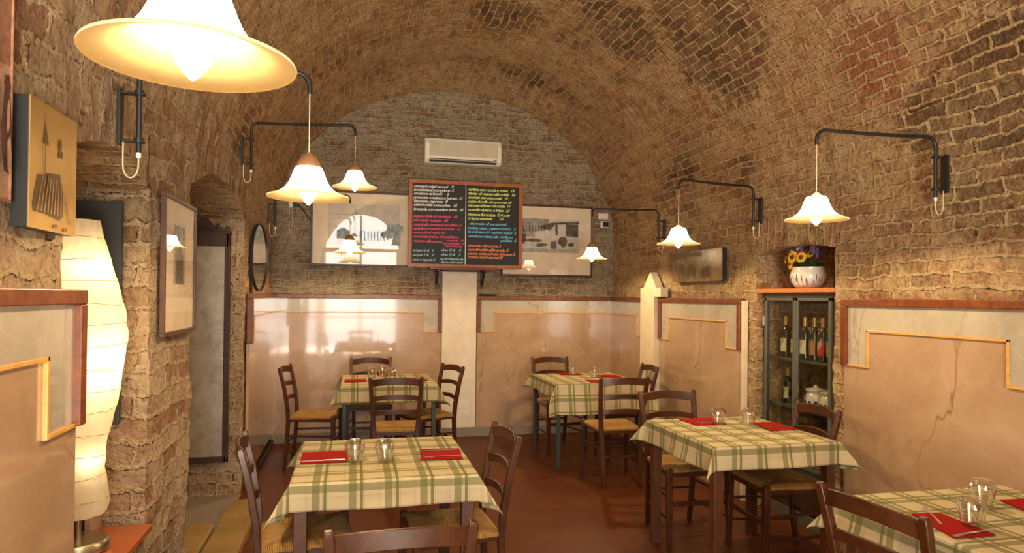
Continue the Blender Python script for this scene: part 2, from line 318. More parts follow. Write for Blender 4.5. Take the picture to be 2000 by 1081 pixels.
# ------------------------------------------------------------------ geometry helpers
class MB:
    def __init__(s): s.v = []; s.f = []; s.mi = []; s.uv = []; s.cur = 0
    def add(s, vs, fs, uv=None):
        b = len(s.v); s.v += [Vector(p) for p in vs]
        for f in fs:
            s.f.append([b+i for i in f]); s.mi.append(s.cur)
            s.uv += [uv[i] for i in f] if uv else [(0, 0)]*len(f)
        return s
    def m(s, i): s.cur = i; return s
    def box(s, a, b):
        x0, y0, z0 = a; x1, y1, z1 = b
        return s.add([(x0, y0, z0), (x1, y0, z0), (x1, y1, z0), (x0, y1, z0), (x0, y0, z1), (x1, y0, z1), (x1, y1, z1), (x0, y1, z1)],
                     [(0, 3, 2, 1), (4, 5, 6, 7), (0, 1, 5, 4), (1, 2, 6, 5), (2, 3, 7, 6), (3, 0, 4, 7)])
    def sweep(s, path, sect, up=Vector((0, 0, 1)), scales=None):
        """sect: list of (side, up) pairs; frame from the tangent and a fixed up"""
        P = [Vector(p) for p in path]; vs = []; k = len(sect)
        for i, p in enumerate(P):
            t = (P[min(i+1, len(P)-1)] - P[max(i-1, 0)]).normalized()
            sd = t.cross(up)
            if sd.length < 1e-4: sd = t.cross(Vector((0, 1, 0)))
            sd.normalize(); u2 = sd.cross(t).normalized(); sc = scales[i] if scales else 1
            vs += [p + sd*(a*sc) + u2*(b*sc) for a, b in sect]
        fs = [(i*k+j, i*k+(j+1) % k, (i+1)*k+(j+1) % k, (i+1)*k+j) for i in range(len(P)-1) for j in range(k)]
        fs += [tuple(range(k))[::-1], tuple((len(P)-1)*k+j for j in range(k))]
        return s.add(vs, fs)
    def bar(s, path, w_, h_, up=Vector((0, 0, 1)), scales=None):
        w_, h_ = w_/2, h_/2; return s.sweep(path, [(-w_, -h_), (w_, -h_), (w_, h_), (-w_, h_)], up, scales)
    def tube(s, path, r, k=10, up=Vector((0, 0, 1)), scales=None):
        return s.sweep(path, [(r*math.cos(2*PI*j/k), r*math.sin(2*PI*j/k)) for j in range(k)], up, scales)
    def lathe(s, prof, c=(0, 0, 0), k=32, cap0=True, cap1=True):
        c = Vector(c); vs = [c + Vector((r*math.cos(2*PI*j/k), r*math.sin(2*PI*j/k), z)) for r, z in prof for j in range(k)]
        fs = [(i*k+j, i*k+(j+1) % k, (i+1)*k+(j+1) % k, (i+1)*k+j) for i in range(len(prof)-1) for j in range(k)]
        if cap0: fs.append(tuple(range(k))[::-1])
        if cap1: fs.append(tuple((len(prof)-1)*k+j for j in range(k)))
        return s.add(vs, fs)
    def prism(s, poly, f0, f1):
        """poly: 2D outline; f0/f1 map (a,b)->3D for the two faces"""
        k = len(poly); vs = [f0(*p) for p in poly] + [f1(*p) for p in poly]
        fs = [tuple(range(k)), tuple(range(2*k-1, k-1, -1))] + [(i, k+i, k+(i+1) % k, (i+1) % k) for i in range(k)]
        return s.add(vs, fs)
    def build(s, name, mats, parent=None, smooth=None, bevel=0, loc=None, rot=None):
        me = bpy.data.meshes.new(name); me.from_pydata([tuple(v) for v in s.v], [], s.f); 
        if isinstance(mats, str): mats = [mats]
        for mm in mats: me.materials.append(M[mm])
        me.polygons.foreach_set('material_index', s.mi)
        if any(u != (0, 0) for u in s.uv[:50]) or s.uv and s.uv[-1] != (0, 0):
            l = me.uv_layers.new(name='uv'); l.data.foreach_set('uv', [q for u in s.uv for q in u])
        bm = bmesh.new(); bm.from_mesh(me)
        if not getattr(s, 'keep', False): bmesh.ops.recalc_face_normals(bm, faces=bm.faces)
        bm.to_mesh(me); bm.free()
        o = bpy.data.objects.new(name, me); COL.objects.link(o)
        if parent is not None: o.parent = parent
        if loc is not None: o.location = loc
        if rot is not None: o.rotation_euler = rot
        if bevel:
            b = o.modifiers.new('bevel', 'BEVEL'); b.width = bevel; b.segments = 2; b.limit_method = 'ANGLE'; b.angle_limit = R(40)
        if smooth is not None:
            me.shade_smooth()
            if smooth > 0:
                try: me.set_sharp_from_angle(angle=R(smooth))
                except Exception: pass
        return o
def tag(o, label, cat, group=None):
    o['label'] = label; o['category'] = cat
    if group: o['group'] = group
    return o
def thing(name, label, cat, loc=(0, 0, 0), rz=0, group=None):
    o = bpy.data.objects.new(name, None); o.empty_display_size = .1; COL.objects.link(o)
    o.location = loc; o.rotation_euler = (0, 0, rz); return tag(o, label, cat, group)
def struct(o): o['kind'] = 'structure'; return o
def dup(root, loc, rz, label, group=None):
    r = root.copy(); COL.objects.link(r); r.location = loc; r.rotation_euler = (0, 0, rz); r['label'] = label
    if group: r['group'] = group
    for ch in list(root.children):
        c = ch.copy(); COL.objects.link(c); c.parent = r
        for g in list(ch.children):
            d = g.copy(); COL.objects.link(d); d.parent = c
    return r

# ------------------------------------------------------------------ the room
XL, XR, YB, YF = -.85, 3.03, 7.48, -2.6
ZS = 2.2; ZW = 2.62                        # springing of the vault; top of the side walls' masonry
XC, A = (XL+XR)/2, (XR-XL)/2
def disp(p, amp=1.0):
    q = Vector(p)
    return q + noise.noise_vector(q*3.5)*(.013*amp) + noise.noise_vector(q*12.0 + Vector((5, 9, 2)))*(.009*amp) + noise.noise_vector(q*30.0)*(.0045*amp)
def grid(mb, f, nu, nv, uvf, amp=1.0):
    vs = []; uv = []
    for i in range(nu+1):
        for j in range(nv+1):
            p = f(i/nu, j/nv); vs.append(disp(p, amp)); uv.append(uvf(i/nu, j/nv, p))
    mb.add(vs, [(i*(nv+1)+j, (i+1)*(nv+1)+j, (i+1)*(nv+1)+j+1, i*(nv+1)+j+1) for i in range(nu) for j in range(nv)], uv)
def arch_z(o, y):
    t = (y-(o['y0']+o['y1'])/2)/((o['y1']-o['y0'])/2); return o['zs'] + (o['za']-o['zs'])*(1-t*t)
STEP = .024
def side_wall(name, X, openings, mats, out):
    X_ = X; X = 0.0
    def px(z): return (0.0 if z <= ZS else -out*(1-math.sqrt(1-((z-ZS)/1.84)**2))*A) + out*.25*max(0, z-ZW)
    def gw(mb, f, nu, nv, uvf):
        grid(mb, lambda u, v: (lambda p: (X_+p[0]+px(p[2]), p[1], p[2]))(f(u, v)), nu, nv, uvf)
    """out = -1 for the left wall (niches go to smaller x), +1 for the right wall"""
    mb = MB(); ys = YF-.3; 
    def seg(y0, y1, m_i=0):
        mb.m(m_i); gw(mb, lambda u, v: (X, y0+(y1-y0)*u, (ZW+.06)*v), max(1, round((y1-y0)/STEP)), round(ZW/STEP), lambda u, v, p: (p[1], p[2]))
    for o in openings:
        seg(ys, o['y0'], o.get('mi0', 0)); y0, y1 = o['y0'], o['y1']; ny = max(2, round((y1-y0)/STEP)); dpt = out*o['d']
        mb.m(o.get('mi', 0))
        zt = o['za']+.24
        # upright bricks of the flat arch, then the wall above
        ya, yb = y0-.03, y1+.03; k_ = out*.006
        gw(mb, lambda u, v: (X+k_, ya+(yb-ya)*u, arch_z(o, min(y1, max(y0, ya+(yb-ya)*u)))*(1-v)+(min(zt, ZW)+.02)*v), ny, 10, lambda u, v, p: (p[2]+.08, p[1]))
        if zt < ZW: gw(mb, lambda u, v: (X+k_*.6, ya+(yb-ya)*u, zt+(ZW+.06-zt)*v), ny, max(1, round((ZW-zt)/STEP)), lambda u, v, p: (p[1], p[2]))
        if o['zb'] > 0: gw(mb, lambda u, v: (X, y0+(y1-y0)*u, o['zb']*v), ny, round(o['zb']/STEP), lambda u, v, p: (p[1], p[2]))
        nd = max(2, round(o['d']/STEP))
        for yy in (y0, y1): gw(mb, lambda u, v: (X+dpt*u, yy, o['zb']+(o['zs']-o['zb'])*v), nd, round((o['zs']-o['zb'])/STEP), lambda u, v, p: (p[0]+.4, p[2]))
        mb.m(0)
        gw(mb, lambda u, v: (X+dpt*u, y0+(y1-y0)*v, arch_z(o, y0+(y1-y0)*v)), nd, ny, lambda u, v, p: (p[0], p[1]))
        mb.m(o.get('mi', 0))
        gw(mb, lambda u, v: (X+dpt, y0+(y1-y0)*u, o['zb']+(arch_z(o, y0+(y1-y0)*u)-o['zb'])*v), ny, round((o['zs']-o['zb'])/STEP), lambda u, v, p: (p[1], p[2]))
        if o['zb'] > 0: gw(mb, lambda u, v: (X+dpt*u, y0+(y1-y0)*v, o['zb']), nd, ny, lambda u, v, p: (p[0], p[1]))
        ys = y1
    seg(ys, YB+.06, 0)
    # core of the wall behind the rough face, sheets added to stop sky leaks
    xc = X_+out*.045; ye = YF-.3
    def core(y0, y1, z0, z1, x=None):
        x = xc if x is None else x; mb.add([(x, y0, z0), (x, y1, z0), (x, y1, z1), (x, y0, z1)], [(0, 1, 2, 3)], [(y0, z0), (y1, z0), (y1, z1), (y0, z1)])
    for o in openings:
        core(ye, o['y0']-.01, 0, ZW+.3); core(o['y0']-.02, o['y1']+.02, o['za']+.035, ZW+.3); ye = o['y1']+.01
        for yy in (o['y0']-.045, o['y1']+.045):
            mb.add([(X_+out*.01, yy, 0), (X_+out*(o['d']+.05), yy, 0), (X_+out*(o['d']+.05), yy, o['za']+.1), (X_+out*.01, yy, o['za']+.1)], [(0, 1, 2, 3)])
        core(o['y0']-.05, o['y1']+.05, 0, o['za']+.1, X_+out*(o['d']+.045))
        mb.add([(X_+out*.03, o['y0']-.04, o['za']+.05), (X_+out*(o['d']+.05), o['y0']-.04, o['za']+.05), (X_+out*(o['d']+.05), o['y1']+.04, o['za']+.05), (X_+out*.03, o['y1']+.04, o['za']+.05)], [(0, 1, 2, 3)])
    core(ye, YB, 0, ZW+.3)
    return struct(mb.build(name, mats, smooth=0))
side_wall('wall_left', XL, [dict(y0=2.25, y1=3.12, zb=.58, zs=2.02, za=2.11, d=.55, mi=1, mi0=1), dict(y0=3.87, y1=5.60, zb=0, zs=2.17, za=2.335, d=.62, mi=1, mi0=1)], ['brick_side', 'rubble'], -1)
side_wall('wall_right', XR, [dict(y0=3.70, y1=4.56, zb=0, zs=1.92, za=1.97, d=.40)], ['brick_side'], 1)
# vault: half-ellipse profile; lower inside the last half metre before the end wall
XC, A = (XL+XR)/2, (XR-XL)/2
def bz(y):
    k = min(1, max(0, (y-6.93)/.5)); return 1.84 + (1.70-1.84)*k
mb = MB()
NV = 230; A0 = math.asin((ZW-ZS)/1.84)
def vault(u, v):
    y = YF-.3 + (YB-YF+.36)*u; a = PI-A0 - (PI-2*A0)*v
    # a little fuller than a half-circle near the springing
    c, s_ = math.cos(a), math.sin(a)
    return (XC + A*c, y, ZS + bz(y)*s_)
prof = [vault(0, v/NV) for v in range(NV+1)]; arc = [0]
for i in range(NV): arc.append(arc[-1] + (Vector(prof[i+1])-Vector(prof[i])).length)
ny = 430
grid(mb, vault, ny, NV, lambda u, v, p: (p[1], ZW + arc[round(v*NV)]))
struct(mb.build('ceiling', 'brick_vault', smooth=0))
# end wall
mb = MB(); nx = 130
def wz(x, b): t = (x-XC)/A; return ZS + b*math.sqrt(max(0, 1-t*t)) + .08
grid(mb, lambda u, v: (XL-.06+(XR-XL+.12)*u, YB, wz(XL-.06+(XR-XL+.12)*u, 1.70)*v), nx, 130, lambda u, v, p: (p[0], p[2]))
struct(mb.build('wall_back', 'brick_end', smooth=0))
# front wall with the arched entrance
mb = MB(); ax0, ax1, azs, arise = -.8, 1.14, 2.75, .9
def az(x): t = (x-(ax0+ax1)/2)/((ax1-ax0)/2); return azs + arise*math.sqrt(max(0, 1-t*t))
for x0, x1, low in ((XL-.05, ax0, 0), (ax0, ax1, 1), (ax1, XR+.05, 0)):
    grid(mb, lambda u, v: (x0+(x1-x0)*u, YF, (az(x0+(x1-x0)*u) if low else 0)*(1-v) + (ZS+1.95)*v), max(2, round((x1-x0)/.08)), 40, lambda u, v, p: (p[0], p[2]))
struct(mb.build('wall_front', 'brick_end', smooth=0))
mb = MB()
for x in (ax0+.03, .17, ax1-.03): mb.box((x-.03, YF-.08, 0), (x+.03, YF-.03, azs if x != .17 else azs+arise-.02))
mb.box((ax0, YF-.085, azs-.04), (ax1, YF-.025, azs+.04)); mb.box((ax0, YF-.08, .0), (ax1, YF-.03, .12)); mb.box((ax0, YF-.08, 1.0), (ax1, YF-.03, 1.05))
struct(mb.build('door_1', 'dark_wood'))
mb = MB(); mb.box((XL-.6, YF-.5, -.05), (XR+.5, YB+.1, 0)); struct(mb.build('floor', 'terracotta_floor'))
# stone skirting of the end wall, dark skirting of the left corner
mb = MB(); mb.box((XL+.02, YB-.06, 0), (XR-.02, YB-.012, .105)); struct(mb.build('baseboard_back', 'skirting_stone', bevel=.003))
mb = MB(); mb.box((XL+.008, 5.74, 0), (XL+.05, YB-.05, .045)); struct(mb.build('baseboard_left', 'dark_wood', bevel=.003))

# ------------------------------------------------------------------ wainscot panels
ZT, ZF, ZG, ZD = 1.59, 1.545, 1.405, 1.19     # top, under frame, trim line, end of the drops
def wainscot(label, runs, z0=.0, ends=(True, True), drop=(.2, .2), face='x'):
    """runs: list of (fn(s, d, z) -> 3D, length) laid end to end; s along, d out of the wall"""
    t = thing('wainscot_panel', label, 'wall panel', runs[0][0](0, 0, 0))
    org = Vector(runs[0][0](0, 0, 0)); nR = len(runs)
    FR = .045
    bd, gm, tm, fm = MB(), MB(), MB(), MB()
    def slab(mb, fn, poly, d0, d1):
        mb.prism(poly, lambda s, z: Vector(fn(s, d0, z))-org, lambda s, z: Vector(fn(s, d1, z))-org)
    for i, (fn, L) in enumerate(runs):
        e0 = ends[0] and i == 0; e1 = ends[1] and i == nR-1
        s0 = FR if e0 else 0; s1 = L-FR if e1 else L
        slab(bd, fn, [(0.005 if e0 else 0, z0), (L-(.005 if e1 else 0), z0), (L-(.005 if e1 else 0), ZT-.01), (0.005 if e0 else 0, ZT-.01)], .012, .035)
        slab(fm, fn, [(0, ZF), (L, ZF), (L, ZT), (0, ZT)], .012, .062)
        g = [(s0, ZF), (s1, ZF)]
        T = .013
        if e1: g += [(s1, ZD), (L-drop[1], ZD), (L-drop[1], ZG)]
        else: g += [(s1, ZG)]
        if e0: g += [(drop[0], ZG), (drop[0], ZD), (s0, ZD)]
        else: g += [(s0, ZG)]
        slab(gm, fn, g, .034, .040)
        a = drop[0] if e0 else 0; b = L-drop[1] if e1 else L
        slab(tm, fn, [(a, ZG-T), (b, ZG-T), (b, ZG), (a, ZG)], .034, .048)
        if e0:
            slab(fm, fn, [(0, ZD-.01), (FR, ZD-.01), (FR, ZF), (0, ZF)], .012, .062)
            slab(tm, fn, [(a, ZD-T), (a+T, ZD-T), (a+T, ZG), (a, ZG)], .034, .048); slab(tm, fn, [(s0-.03, ZD-T), (a, ZD-T), (a, ZD), (s0-.03, ZD)], .034, .048)
        if e1:
            slab(fm, fn, [(L-FR, ZD-.01), (L, ZD-.01), (L, ZF), (L-FR, ZF)], .012, .062)
            slab(tm, fn, [(b-T, ZD-T), (b, ZD-T), (b, ZG), (b-T, ZG)], .034, .048); slab(tm, fn, [(b, ZD-T), (s1+.03, ZD-T), (s1+.03, ZD), (b, ZD)], .034, .048)
    bd.build('marble_board', 'pink_marble', t); gm.build('marble_border', 'grey_marble', t)
    tm.build('trim_strip', 'yellow_trim', t, bevel=.002); fm.build('burl_frame', 'burl', t, bevel=.004)
    return t
left = lambda y0: (lambda s, d, z: (XL+d, y0+s, z))
right = lambda y0: (lambda s, d, z: (XR-d, y0-s, z))
back = lambda x0: (lambda s, d, z: (x0+s, YB-d, z))
wainscot('large pink marbled panel at the left edge, nearest, beside the paper lamp', [(left(-2.4), 4.68)], drop=(.22, .22))
wainscot('pink marbled panel wrapping the back left corner, behind the far left table', [(left(5.74), YB-.035-5.74), (back(XL+.035), .966-XL-.035)], ends=(True, True), z0=.105)
wainscot('pink marbled panel wrapping the back right corner, behind the far right table', [(back(1.362), XR-.035-1.362), (right(YB-.035), YB-.035-6.49)], z0=.105)
wainscot('narrower pink marbled panel on the right wall between white post and glass cabinet', [(right(6.15), 1.45)], drop=(.19, .22))
wainscot('large pink marbled panel on the right wall nearest the camera, right of the glass cabinet', [(right(3.58), 1.32)], drop=(.2, .23))
# cream edge strip right of the narrow panel
mb = MB(); mb.box((XR-.05, 4.66, 0), (XR-.01, 4.695, 1.57)); struct(mb.build('trim_1', 'cream_paint', bevel=.003))

# white board between the two end panels, outlets on it
t = thing('white_board', 'plain white board on the end wall between the two marbled panels', 'board', (.968, YB-.05, .105))
MB().box((0, 0, 0), (.39, .015, 1.755)).build('board', 'white_paint', t, bevel=.002)
def outlet(z, label):
    o = thing('wall_outlet', label, 'outlet', (1.22, YB-.044, z), group='outlets on the white board')
    MB().box((-.055, -.008, -.04), (.055, .004, .04)).build('cover_plate', 'plastic_white', o, bevel=.004)
    MB().box((-.028, -.012, -.025), (.028, -.006, .025)).build('socket', 'white_paint', o, bevel=.002)
outlet(.36, 'white wall outlet low on the white board, upper of two'); outlet(.255, 'white wall outlet low on the white board, lower of two')
# white painted post with pointed top, right wall
poly = [(0.015, 0), (.335, 0), (.335, 1.60), (.49, 1.60), (.49, 1.69), (.385, 1.69), (.245, 1.85), (.09, 1.69), (0.015, 1.69)]
mb = MB(); mb.prism(poly, lambda s, z: (XR-.10, 6.50-s, z), lambda s, z: (XR-.02, 6.50-s, z))
tag(mb.build('pointed_post', 'cream_paint', bevel=.003), 'cream painted flat post with pointed gable top on the right wall', 'post')

# ------------------------------------------------------------------ framed pictures (facing -y on the end wall, or +/-x on the sides)
def flat_art(items, fn, d0):
    mb = MB(); 
    for k, (mi, poly) in enumerate(items):
        mb.m(mi); q = d0+.0006*(k+1); mb.add([fn(a, q, b) for a, b in poly], [tuple(range(len(poly)))])
    mb.keep = True
    return mb
def picture(name, label, cat, fn, W, H, border, art, artmats, inner, frame='picture_wood', mat='mat_board', bt=.02, depth=.03, glass=True):
    """fn(a, d, b): a along, d out of the wall, b up from the lower edge"""
    org = Vector(fn(0, 0, 0)); f = lambda a, d, b: Vector(fn(a, d, b))-org
    t = thing(name, label, cat, org)
    mb = MB()
    for (a0, a1, b0, b1) in ((0, W, 0, bt), (0, W, H-bt, H), (0, bt, bt, H-bt), (W-bt, W, bt, H-bt)):
        mb.prism([(a0, b0), (a1, b0), (a1, b1), (a0, b1)], lambda a, b: f(a, 0, b), lambda a, b: f(a, depth, b))
    mb.build('frame', frame, t, bevel=.002)
    mb = MB(); mb.prism([(bt*.8, bt*.8), (W-bt*.8, bt*.8), (W-bt*.8, H-bt*.8), (bt*.8, H-bt*.8)], lambda a, b: f(a, .002, b), lambda a, b: f(a, depth*.5, b)); mb.build('mount', mat, t)
    if art:
        x0, z0, x1, z1 = inner
        it = [(mi, [(x0+(x1-x0)*a, z0+(z1-z0)*b) for a, b in poly]) for mi, poly in art]
        flat_art(it, f, depth*.5).build('print', artmats, t)
    if glass:
        mb = MB(); mb.add([f(bt, depth*.8, bt), f(W-bt, depth*.8, bt), f(W-bt, depth*.8, H-bt), f(bt, depth*.8, H-bt)], [(0, 1, 2, 3)]); mb.build('glass_pane', 'pane', t)
    return t
full = [(0, 0), (1, 0), (1, 1), (0, 1)]
def blob(cx, cy, rx, ry, k=12, seed=0, jit=.25):
    rnd = random.Random(seed); return [(cx+rx*math.cos(2*PI*i/k)*(1+rnd.uniform(-jit, jit)), cy+ry*math.sin(2*PI*i/k)*(1+rnd.uniform(-jit, jit))) for i in range(k)]
artL = [(0, full), (1, [(0, 0), (1, 0), (1, .38), (.86, .36), (.7, .40), (.5, .34), (.3, .36), (.12, .45), (0, .56)]),
        (0, [(0, 0), (1, 0), (1, .12), (0, .10)]), (3, [(.36, .2), (.39, .2), (.39, .78), (.375, .9), (.36, .78)]), (1, [(.34, .66), (.41, .66), (.41, .70), (.34, .70)])]
for i in range(16): artL.append((3 if i % 3 else 2, blob(.46+.034*i, .27+.03*math.sin(i*2.1), .035, .09, seed=i)))
for i in range(5): artL.append((2, blob(.84+.04*i, .42, .04, .12, seed=40+i)))
artL += [(2, [(.88, .02), (1, .02), (1, .5), (.93, .5)]), (3, [(.12, .15), (.3, .15), (.3, .32), (.21, .42), (.12, .34)])]
for i in range(7): artL.append((2, [(.5+.045*i, .12), (.51+.045*i, .12), (.51+.045*i, .33), (.5+.045*i, .33)]))
picture('framed_picture', 'wide framed pale town landscape print on the end wall, left of the chalkboard', 'picture', lambda a, d, b: (-.455+a, YB-.02-d, 1.90+b), 1.16, .815, 0, artL,
        ['print_pale', 'print_mist', 'print_grey', 'print_blue'], (.18, .23, .95, .68))
artR = [(0, full), (1, [(0, .45), (.5, .48), (.5, 1), (0, 1)]), (3, [(.5, .62), (1, .55), (1, 1), (.75, 1)]), (2, [(.32, .78), (.55, .90), (1, .95), (1, .88), (.6, .84), (.5, .62)]),
        (2, [(.60, .52), (.64, .52), (.64, .86), (.60, .84)]), (2, [(.78, .5), (.98, .48), (.98, .86), (.78, .86)])]
for i in range(9): artR.append((2, [(.02+.05*i, .62), (.035+.05*i, .62), (.035+.05*i, .8), (.02+.05*i, .8)]))
artR += [(2, blob(.09, .42, .035, .17, seed=3)), (2, blob(.09, .64, .02, .05, seed=4)), (3, blob(.38, .52, .12, .12, seed=5)), (3, blob(.47, .6, .05, .08, seed=15)), (2, blob(.25, .35, .12, .05, seed=6)),
         (2, blob(.57, .22, .055, .2, seed=7)), (3, blob(.57, .44, .045, .1, seed=8)), (3, blob(.58, .58, .025, .05, seed=18)), (2, blob(.72, .34, .08, .16, seed=9)), (2, blob(.86, .25, .05, .06, seed=10)), (2, blob(.37, .22, .1, .05, seed=11)), (1, [(0, 0), (1, 0), (1, .12), (0, .1)])]
picture('framed_picture', 'framed old market street photograph on the end wall, right of the chalkboard', 'picture', lambda a, d, b: (1.64+a, YB-.02-d, 1.825+b), 1.105, .83, 0, artR,
        ['print_cream', 'print_mid', 'print_dark', 'print_pale'], (.20, .28, .94, .67))
artP = [(0, full), (1, [(.2, 0), (.85, 0), (.8, .5), (.62, .62), (.62, .75), (.5, .84), (.38, .75), (.38, .62), (.22, .5)]), (2, [(.3, 0), (.7, 0), (.66, .45), (.34, .45)]), (3, blob(.5, .74, .09, .08, seed=2, jit=.05))]
picture('framed_portrait', 'dark framed portrait under glass on the left wall between the two niches', 'picture', lambda a, d, b: (XL+.016+d, 3.22+a, 1.385+b), .60, .65, 0, artP,
        ['print_mid', 'print_dark', 'print_dark', 'print_pale'], (.19, .24, .40, .52), frame='picture_wood', bt=.020, depth=.022)
# sepia street print, left edge
artS = [(0, full), (1, [(0, .55), (1, .6), (1, 1), (0, 1)]), (2, [(.50, .66), (.74, .65), (.74, .78), (.50, .79)]), (0, [(.48, .64), (.78, .625), (.78, .645), (.48, .66)])]
for i in range(7):
    x = .10+.13*i; artS += [(2, blob(x, .30, .05, .20, seed=i)), (2, blob(x, .50+.02*(i % 3), .03, .045, seed=i+20)), (0, blob(x+.01, .36, .015, .07, seed=i+30)), (0, blob(x+.02, .2, .02, .09, seed=i+50))]
picture('sepia_print', 'unframed reddish sepia print of people at the far left edge of the left wall', 'picture', lambda a, d, b: (XL+.012+d, 1.42+a, 1.80+b), .47, .56, 0, artS,
        ['sepia_pale', 'sepia_mid', 'sepia_dark'], (.0, .0, .47, .56), frame='sepia_mid', mat='sepia_pale', bt=.006, depth=.012, glass=False)
# brass plate with an engraved couple of robed figures
t = thing('engraved_plaque', 'golden brass plaque engraved with robed figures on the left wall above the nearest panel', 'plaque', (XL+.01, 1.915, 1.745))
MB().box((0, 0, 0), (.038, .29, .335)).build('backing_block', 'black_plastic', t, bevel=.002)
MB().box((.038, 0, 0), (.041, .29, .335)).build('brass_plate', 'brass', t)
eg = []
eg += [(0, [(.14, .42), (.30, .44), (.66, .42), (.70, .15), (.60, .10), (.30, .13), (.07, .13), (.05, .18)]), (0, [(.24, .68), (.36, .68), (.28, .86)]), (0, blob(.60, .73, .035, .05, seed=1, jit=.1)), (0, [(.56, .62), (.64, .62), (.66, .68), (.57, .68)])]
eg += [(0, [(.26, .42), (.28, .42), (.27, .9), (.262, .9)]), (0, [(.66, .34), (.675, .34), (.86, .08), (.84, .08)]), (0, [(.30, .3), (.34, .46), (.58, .48), (.62, .3)]), (0, blob(.5, .05, .03, .015)), (0, blob(.72, .04, .03, .015))]
for i in range(9): eg.append((1, [(.10+.064*i, .135), (.116+.064*i, .135), (.215+.050*i, .42), (.205+.050*i, .42)]))
flat_art([(mi, [(.29*a, .335*b) for a, b in p]) for mi, p in eg], lambda a, d, b: (.0412+d, a, b), 0).build('engraved_figures', ['engraving', 'brass'], t)
# canvas on the right wall with horses
t = thing('canvas_picture', 'small dark gold canvas picture on the right wall left of the glass cabinet', 'picture', (XR-.02, 5.83, 1.735))
MB().box((-.045, -.88, 0), (-.003, 0, .275)).build('stretcher_box', 'black_plastic', t, bevel=.002)
MB().box((-.047, -.88, 0), (-.0445, 0, .275)).build('painted_canvas', 'canvas_print', t)
cg = [(0, [(.0, .05), (.12, .1), (.14, .5), (.2, .65), (.27, .5), (.3, .08), (.22, .06), (.2, .3), (.14, .06)]), (0, [(.30, .1), (.34, .5), (.42, .62), (.5, .5), (.52, .1), (.46, .1), (.44, .35), (.37, .1)]), (0, [(0, .7), (.3, .85), (.62, .8), (.6, .95), (0, 1)]), (0, [(.6, .1), (.62, .4), (.75, .5), (.8, .15)])]
flat_art([(mi, [(.88*a, .275*b) for a, b in p]) for mi, p in cg], lambda a, d, b: (-.0472-d, -a, b), 0).build('painted_horses', ['engraving'], t)
# dark board on the far cheek of the first niche
t = thing('dark_board', 'tall slate grey board in the left niche behind the paper lamp', 'board', (-1.13, 3.10, 1.035))
MB().box((0, -.035, 0), (.19, -.012, .925)).build('board', 'slate', t, bevel=.002)
MB().box((.174, -.037, .20), (.182, -.0345, .34)).build('small_lettering', 'print_mid', t)

# tall carved mirror in the second niche
t = thing('tall_mirror', 'tall mirror in dark carved frame standing back in the second left niche', 'mirror', (-1.122, 5.54, .28))
W, H = .38, 1.78
mb = MB()
for (a0, a1, b0, b1) in ((-W/2, W/2, 0, .045), (-W/2, W/2, H-.11, H), (-W/2, -W/2+.04, 0, H), (W/2-.04, W/2, 0, H)): mb.box((a0, -.02, b0), (a1, .015, b1))
mb.box((-W/2-.008, -.026, H-.012), (W/2+.008, .015, H+.008)); mb.box((W/2-.036, -.027, 0), (W/2-.026, -.018, H)); mb.box((W/2-.016, -.027, 0), (W/2-.006, -.018, H))
mb.build('frame', 'dark_wood', t, bevel=.003)
cr = [(1.25*a_, b_) for a_, b_ in [(-.15, 0), (.15, 0), (.15, .03), (.13, .045), (.115, .02), (.095, .03), (.085, .055), (.06, .04), (.04, .065), (.02, .095), (0, .11), (-.02, .095), (-.04, .065), (-.06, .04), (-.085, .055), (-.095, .03), (-.115, .02), (-.13, .045), (-.15, .03)]]
mb = MB(); mb.prism(cr, lambda a, b: (a, -.018, H+.004+b), lambda a, b: (a, .006, H+.004+b))
for i in range(7): mb.lathe([(.012, -.006), (.009, .004), (.001, .008)], (0, 0, 0), 10); mb.v[-30:] = [Vector((-.09+.03*i+p.x, -.018-p.z, H+.022+.012*math.cos(i*2)+p.y)) for p in mb.v[-30:]]
mb.build('carved_crest', 'dark_wood', t, bevel=.002)
mb = MB(); mb.box((-W/2+.035, -.008, .04), (W/2-.035, -.004, H-.10)); mb.build('mirror_glass', 'painted_reflection', t)
# oval mirror
t = thing('oval_mirror', 'oval mirror with thin dark rim on the left wall beside the back corner', 'mirror', (-.795, 6.03, 1.897), -R(12))
mb = MB(); k = 48
ring = lambda rx, rz, x: [(x, rx*math.cos(2*PI*j/k), rz*math.sin(2*PI*j/k)) for j in range(k)]
vs = ring(.19, .292, 0) + ring(.19, .292, .022) + ring(.176, .278, .022) + ring(.176, .278, .012)
mb.add(vs, [(i*k+j, i*k+(j+1) % k, (i+1)*k+(j+1) % k, (i+1)*k+j) for i in range(3) for j in range(k)] + [tuple(range(k))]); mb.build('rim', 'black_iron', t)
mb = MB(); mb.add(ring(.178, .28, .013), [tuple(range(k))]); mb.build('mirror_glass', 'mirror_glass', t)

# ------------------------------------------------------------------ air conditioner
t = thing('air_conditioner', 'white wall air conditioner high on the end wall above the chalkboard', 'air conditioner', (.74, YB-.02, 3.05))
mb = MB(); pf = [(0, 0), (.14, .0), (.185, .04), (.19, .20), (.16, .275), (0, .28)]
mb.prism(pf, lambda d, z: (0, -d, z), lambda d, z: (.86, -d, z)); mb.build('body', 'ac_white', t, bevel=.014)
MB().box((.05, -.196, .075), (.81, -.186, .235)).build('front_grille', 'ac_front', t, bevel=.004)
MB().box((.05, -.190, .012), (.80, -.15, .045)).build('air_outlet', 'black_plastic', t)
mb = MB(); mb.add([(.05, -.165, .022), (.80, -.165, .022), (.80, -.198, .034), (.05, -.198, .034)], [(0, 1, 2, 3)]); mb.add([(.05, -.165, .019), (.80, -.165, .019), (.80, -.198, .031), (.05, -.198, .031)], [(3, 2, 1, 0)]); mb.build('louver', 'ac_white', t)
MB().box((.765, -.196, .052), (.80, -.187, .060)).build('indicator', 'black_plastic', t)
